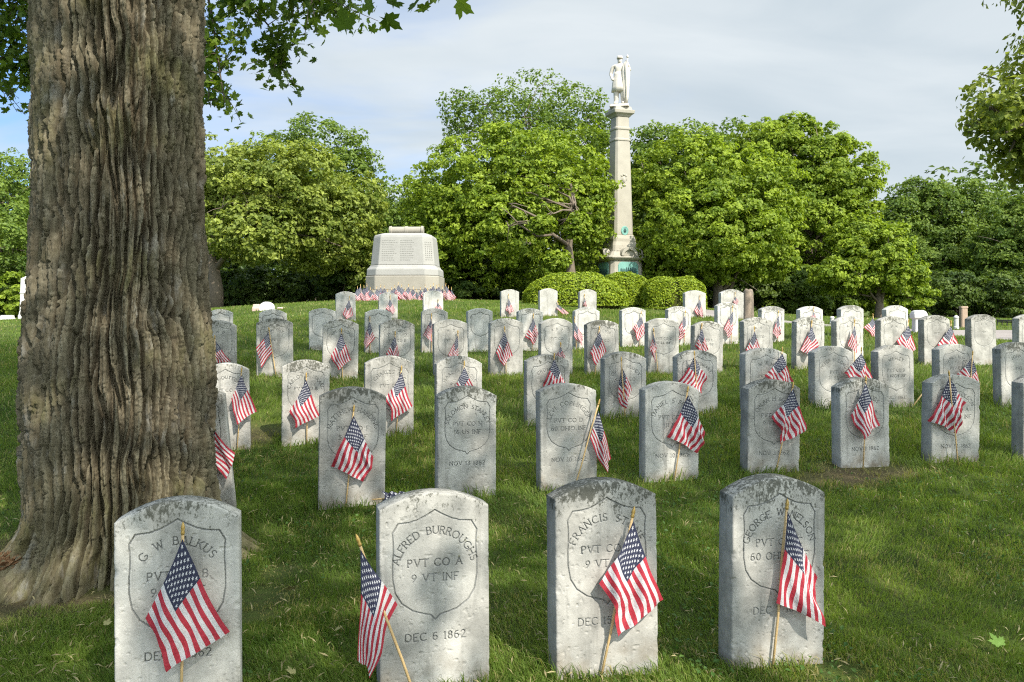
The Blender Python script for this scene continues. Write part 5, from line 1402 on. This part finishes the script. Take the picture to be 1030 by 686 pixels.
# iron fence at the right edge
f0, f1 = np.array(base_at(1003, 28)), np.array(base_at(1075, 27)); root = tag(empty('iron_fence', f0), 'low black iron fence beyond the road at right edge', 'fence')
d = f1-f0; L = np.hypot(d[0], d[1]); ux = d/L
hF = zheight(321.5, 28, f0[2])
b = MB(); n = int(L/.13)
for k in range(n+1):
    q_ = d*k/n; zq = gz(f0[0]+q_[0], f0[1]+q_[1])-f0[2]
    b.box(q_[0]-.012, q_[1]-.012, zq-.05, q_[0]+.012, q_[1]+.012, zq+hF*(1 if k % 8 else 1.12))
b.build('pickets', M['iron'], root)
b = MB(); b.tube([(0,0,hF*.9), tuple(d+np.array([0,0,hF*.9]))], .02, 6); b.tube([(0,0,.12), tuple(d+np.array([0,0,.12]))], .02, 6); b.build('rails', M['iron'], root)

# ------------------------------------------------------------------ turf blades
def grass_patch(name, y0, y1, n, rg, hmin, hmax, wd, margin=1.62, lean=.5):
    # even in log distance keeps the blade density steady in the picture
    Yv = y0*(y1/y0)**rg.uniform(0, 1, n)
    X = rg.uniform(-1, 1, n)*(CX/F*margin)*Yv + rg.normal(0, .05, n)
    dr = dryness(X, Yv)
    tuft = fbm(X*2.6, Yv*2.6, 71, 4); fine = vnoise(X*14, Yv*14, 73)
    keep = (~on_road(X, Yv)) & (rg.uniform(size=n) > dr*.88) & (rg.uniform(size=n) < .45 + .9*fine)
    keep &= np.hypot(X-TX, Yv-TYY) > .36
    for x_, y_, W_, T_ in STONE_POS:
        lx = (X-x_)*ex[0]+(Yv-y_)*ex[1]; ly = (X-x_)*ey[0]+(Yv-y_)*ey[1]
        keep &= ~((np.abs(lx) < W_/2) & (ly > 0) & (ly < T_))
    X, Yv, dr, tuft, fine = X[keep], Yv[keep], dr[keep], tuft[keep], fine[keep]; n = len(X)
    Z = ground(X, Yv)
    sc = np.clip(Yv/4.5, .8, 9)**.72
    h = rg.uniform(hmin, hmax, n)*(.55+.9*tuft)*(1-.45*dr)*np.clip(sc, .9, 1.5)
    # blades by the stones, where the mower does not reach, grow taller
    for x_, y_, W_, T_ in STONE_POS[:26]:
        lx = np.abs((X-x_)*ex[0]+(Yv-y_)*ex[1]) - W_/2; ly = np.abs((X-x_)*ey[0]+(Yv-y_)*ey[1]-T_/2)-T_/2
        dd = np.hypot(np.clip(lx, 0, None), np.clip(ly, 0, None))
        h *= 1 + rg.uniform(0, 1.1, n)*(.3 + .9*sstep(.45, .7, vnoise(X*11, Yv*11, 97)))*np.exp(-(dd/.055)**2)
    w_ = wd*sc*rg.uniform(.7, 1.3, n)
    th = rg.uniform(0, 2*np.pi, n)
    flow = fbm(X*.9, Yv*.9, 79, 3)*9
    ld = np.where(rg.uniform(size=n) < .6, flow + rg.normal(0, .6, n), th)
    ln = np.abs(rg.normal(0, lean, n))*h + .15*h
    side = np.stack([np.cos(th), np.sin(th)], -1)*w_[:, None]*.5
    L2 = np.stack([np.cos(ld), np.sin(ld)], -1)*ln[:, None]
    root = np.stack([X, Yv, Z-.008], -1)
    V = np.empty((n, 5, 3))
    V[:, 0] = root; V[:, 1] = root; V[:, 0, :2] -= side; V[:, 1, :2] += side
    mid = root + np.stack([L2[:, 0]*.32, L2[:, 1]*.32, h*.6], -1)
    V[:, 2] = mid; V[:, 3] = mid; V[:, 2, :2] += side*.8; V[:, 3, :2] -= side*.8
    V[:, 4] = root + np.stack([L2[:, 0], L2[:, 1], h*.97 - ln*.18], -1)
    k = (np.arange(n)*5)[:, None]
    me = mesh_np(name, V.reshape(-1, 3), [k+np.array([[0,1,2,3]]), k+np.array([[3,2,4]])], True,
                 attrs={'rnd': np.repeat(np.clip(.30*rg.uniform(size=n) + .85*(fbm(X*1.6, Yv*1.6, 83, 4)-.18) + .25*(fine-.5), 0, 1), 5),
                        'dry': np.repeat(np.clip(dr*.8 + (rg.uniform(size=n) < .07 + .22*sstep(.52, .72, fbm(X*2.1, Yv*2.1, 89, 4)))*rg.uniform(.4, 1, n), 0, 1), 5)})
    return tag(link(name, me, M['grass']), kind='stuff')
rg = np.random.default_rng(900)
grass_patch('grass', 2.15, 9.0, 500000, rg, .024, .054, .0040)
grass_patch('grass', 9.0, 42.0, 260000, rg, .024, .050, .0046)
# clover and broad-leaved weeds in the turf, and dry clippings
M['clover'] = leaf_mat('clover_leaf', (0.040, 0.095, 0.016), (0.095, 0.175, 0.034), 0.35)
M['clipping'] = leaf_mat('dry_clipping', (0.14, 0.12, 0.05), (0.34, 0.29, 0.15), 0.2)
def litter(name, n, y0, y1, mat, size, zl, thr, seed, tmpl):
    rg = np.random.default_rng(seed)
    Yv = y0*(y1/y0)**rg.uniform(0, 1, n); X = rg.uniform(-1, 1, n)*.68*Yv
    k = (fbm(X*1.3, Yv*1.3, seed, 4) > thr) & (np.hypot(X-TX, Yv-TYY) > .5) & ~on_road(X, Yv)
    for x_, y_, W_, T_ in STONE_POS[:26]:
        lx = (X-x_)*ex[0]+(Yv-y_)*ex[1]; ly = (X-x_)*ey[0]+(Yv-y_)*ey[1]
        k &= ~((np.abs(lx) < W_/2+.02) & (ly > -.02) & (ly < T_+.02))
    X, Yv = X[k], Yv[k]
    P = np.stack([X, Yv, ground(X, Yv) + rg.uniform(.3, 1, len(X))*zl], -1)
    o = leaves(name, P, rg.normal(size=P.shape)*.45 + np.array([0, -.15, 1]), size, mat, None, rg, tmpl)
    return tag(o, kind='stuff')
litter('clover', 12000, 2.2, 9, M['clover'], .019, .040, .53, 951, QUAD)
litter('grass_clippings', 5000, 2.2, 10, M['clipping'], .034, .046, .40, 952, (QUAD[0]*np.array([.22, 1, 1]), QUAD[1]))
# fallen leaves
M['leaf_fresh'] = simple('fallen_green_leaf', (.09,.165,.02), .6, .3, 0, .2, 40, .1)
M['leaf_pale'] = simple('fallen_pale_leaf', (.26,.24,.10), .7, .2, 0, .3, 40, .1)
LEAFPOLY = [(0,-.5),(.03,-.28),(.20,-.36),(.34,-.30),(.30,-.20),(.46,-.10),(.40,-.02),(.56,.16),(.38,.14),(.36,.24),(.18,.12),(.14,.16),(.20,.34),(.12,.34),(.10,.46),(0,.64)]
LEAFPOLY = LEAFPOLY + [(-x, y) for x, y in LEAFPOLY[-2:0:-1]]
LV = [(1003,634,3.05,.060,'leaf_fresh','big fresh green maple leaf lying on grass at lower right'),(293,668,2.66,.035,'leaf_pale','yellowish leaf lying between the two left front headstones'),(340,626,3.0,.03,'leaf_pale','pale leaf on grass left of the leaning front flag'),
      (253,508,4.45,.05,'leaf_pale','pale leaf lying between trunk and second row headstone'),(108,628,3.2,.032,'leaf_pale','pale leaf at the foot of trunk left of front headstone'),(292,566,3.45,.05,'leaf_pale','small leaf lying near the bare earth right of trunk')]
for k, (px, py, Y, s_, mt, lab) in enumerate(LV):
    p = at(px, py, Y); p[2] = gz(p[0], p[1]) + .05
    T = np.array([(x, y, .06*abs(x)-.10*y*y) for x, y in LEAFPOLY]); Fc = [list(range(len(T)))]
    rgl = np.random.default_rng(k)
    me = bpy.data.meshes.new('fallen_leaf'); me.from_pydata([tuple(v_*s_) for v_ in T], [], [tuple(dict.fromkeys(f)) for f in Fc]); me.update()
    o = link('fallen_leaf', me, M[mt]); o.location = p; o.rotation_euler = (R(rgl.uniform(20,40)), R(rgl.uniform(-15,15)), R(rgl.uniform(0,360)))
    so = o.modifiers.new('thick', 'SOLIDIFY'); so.thickness = .0008
    tag(o, lab, 'leaf', 'fallen leaves on the grass')
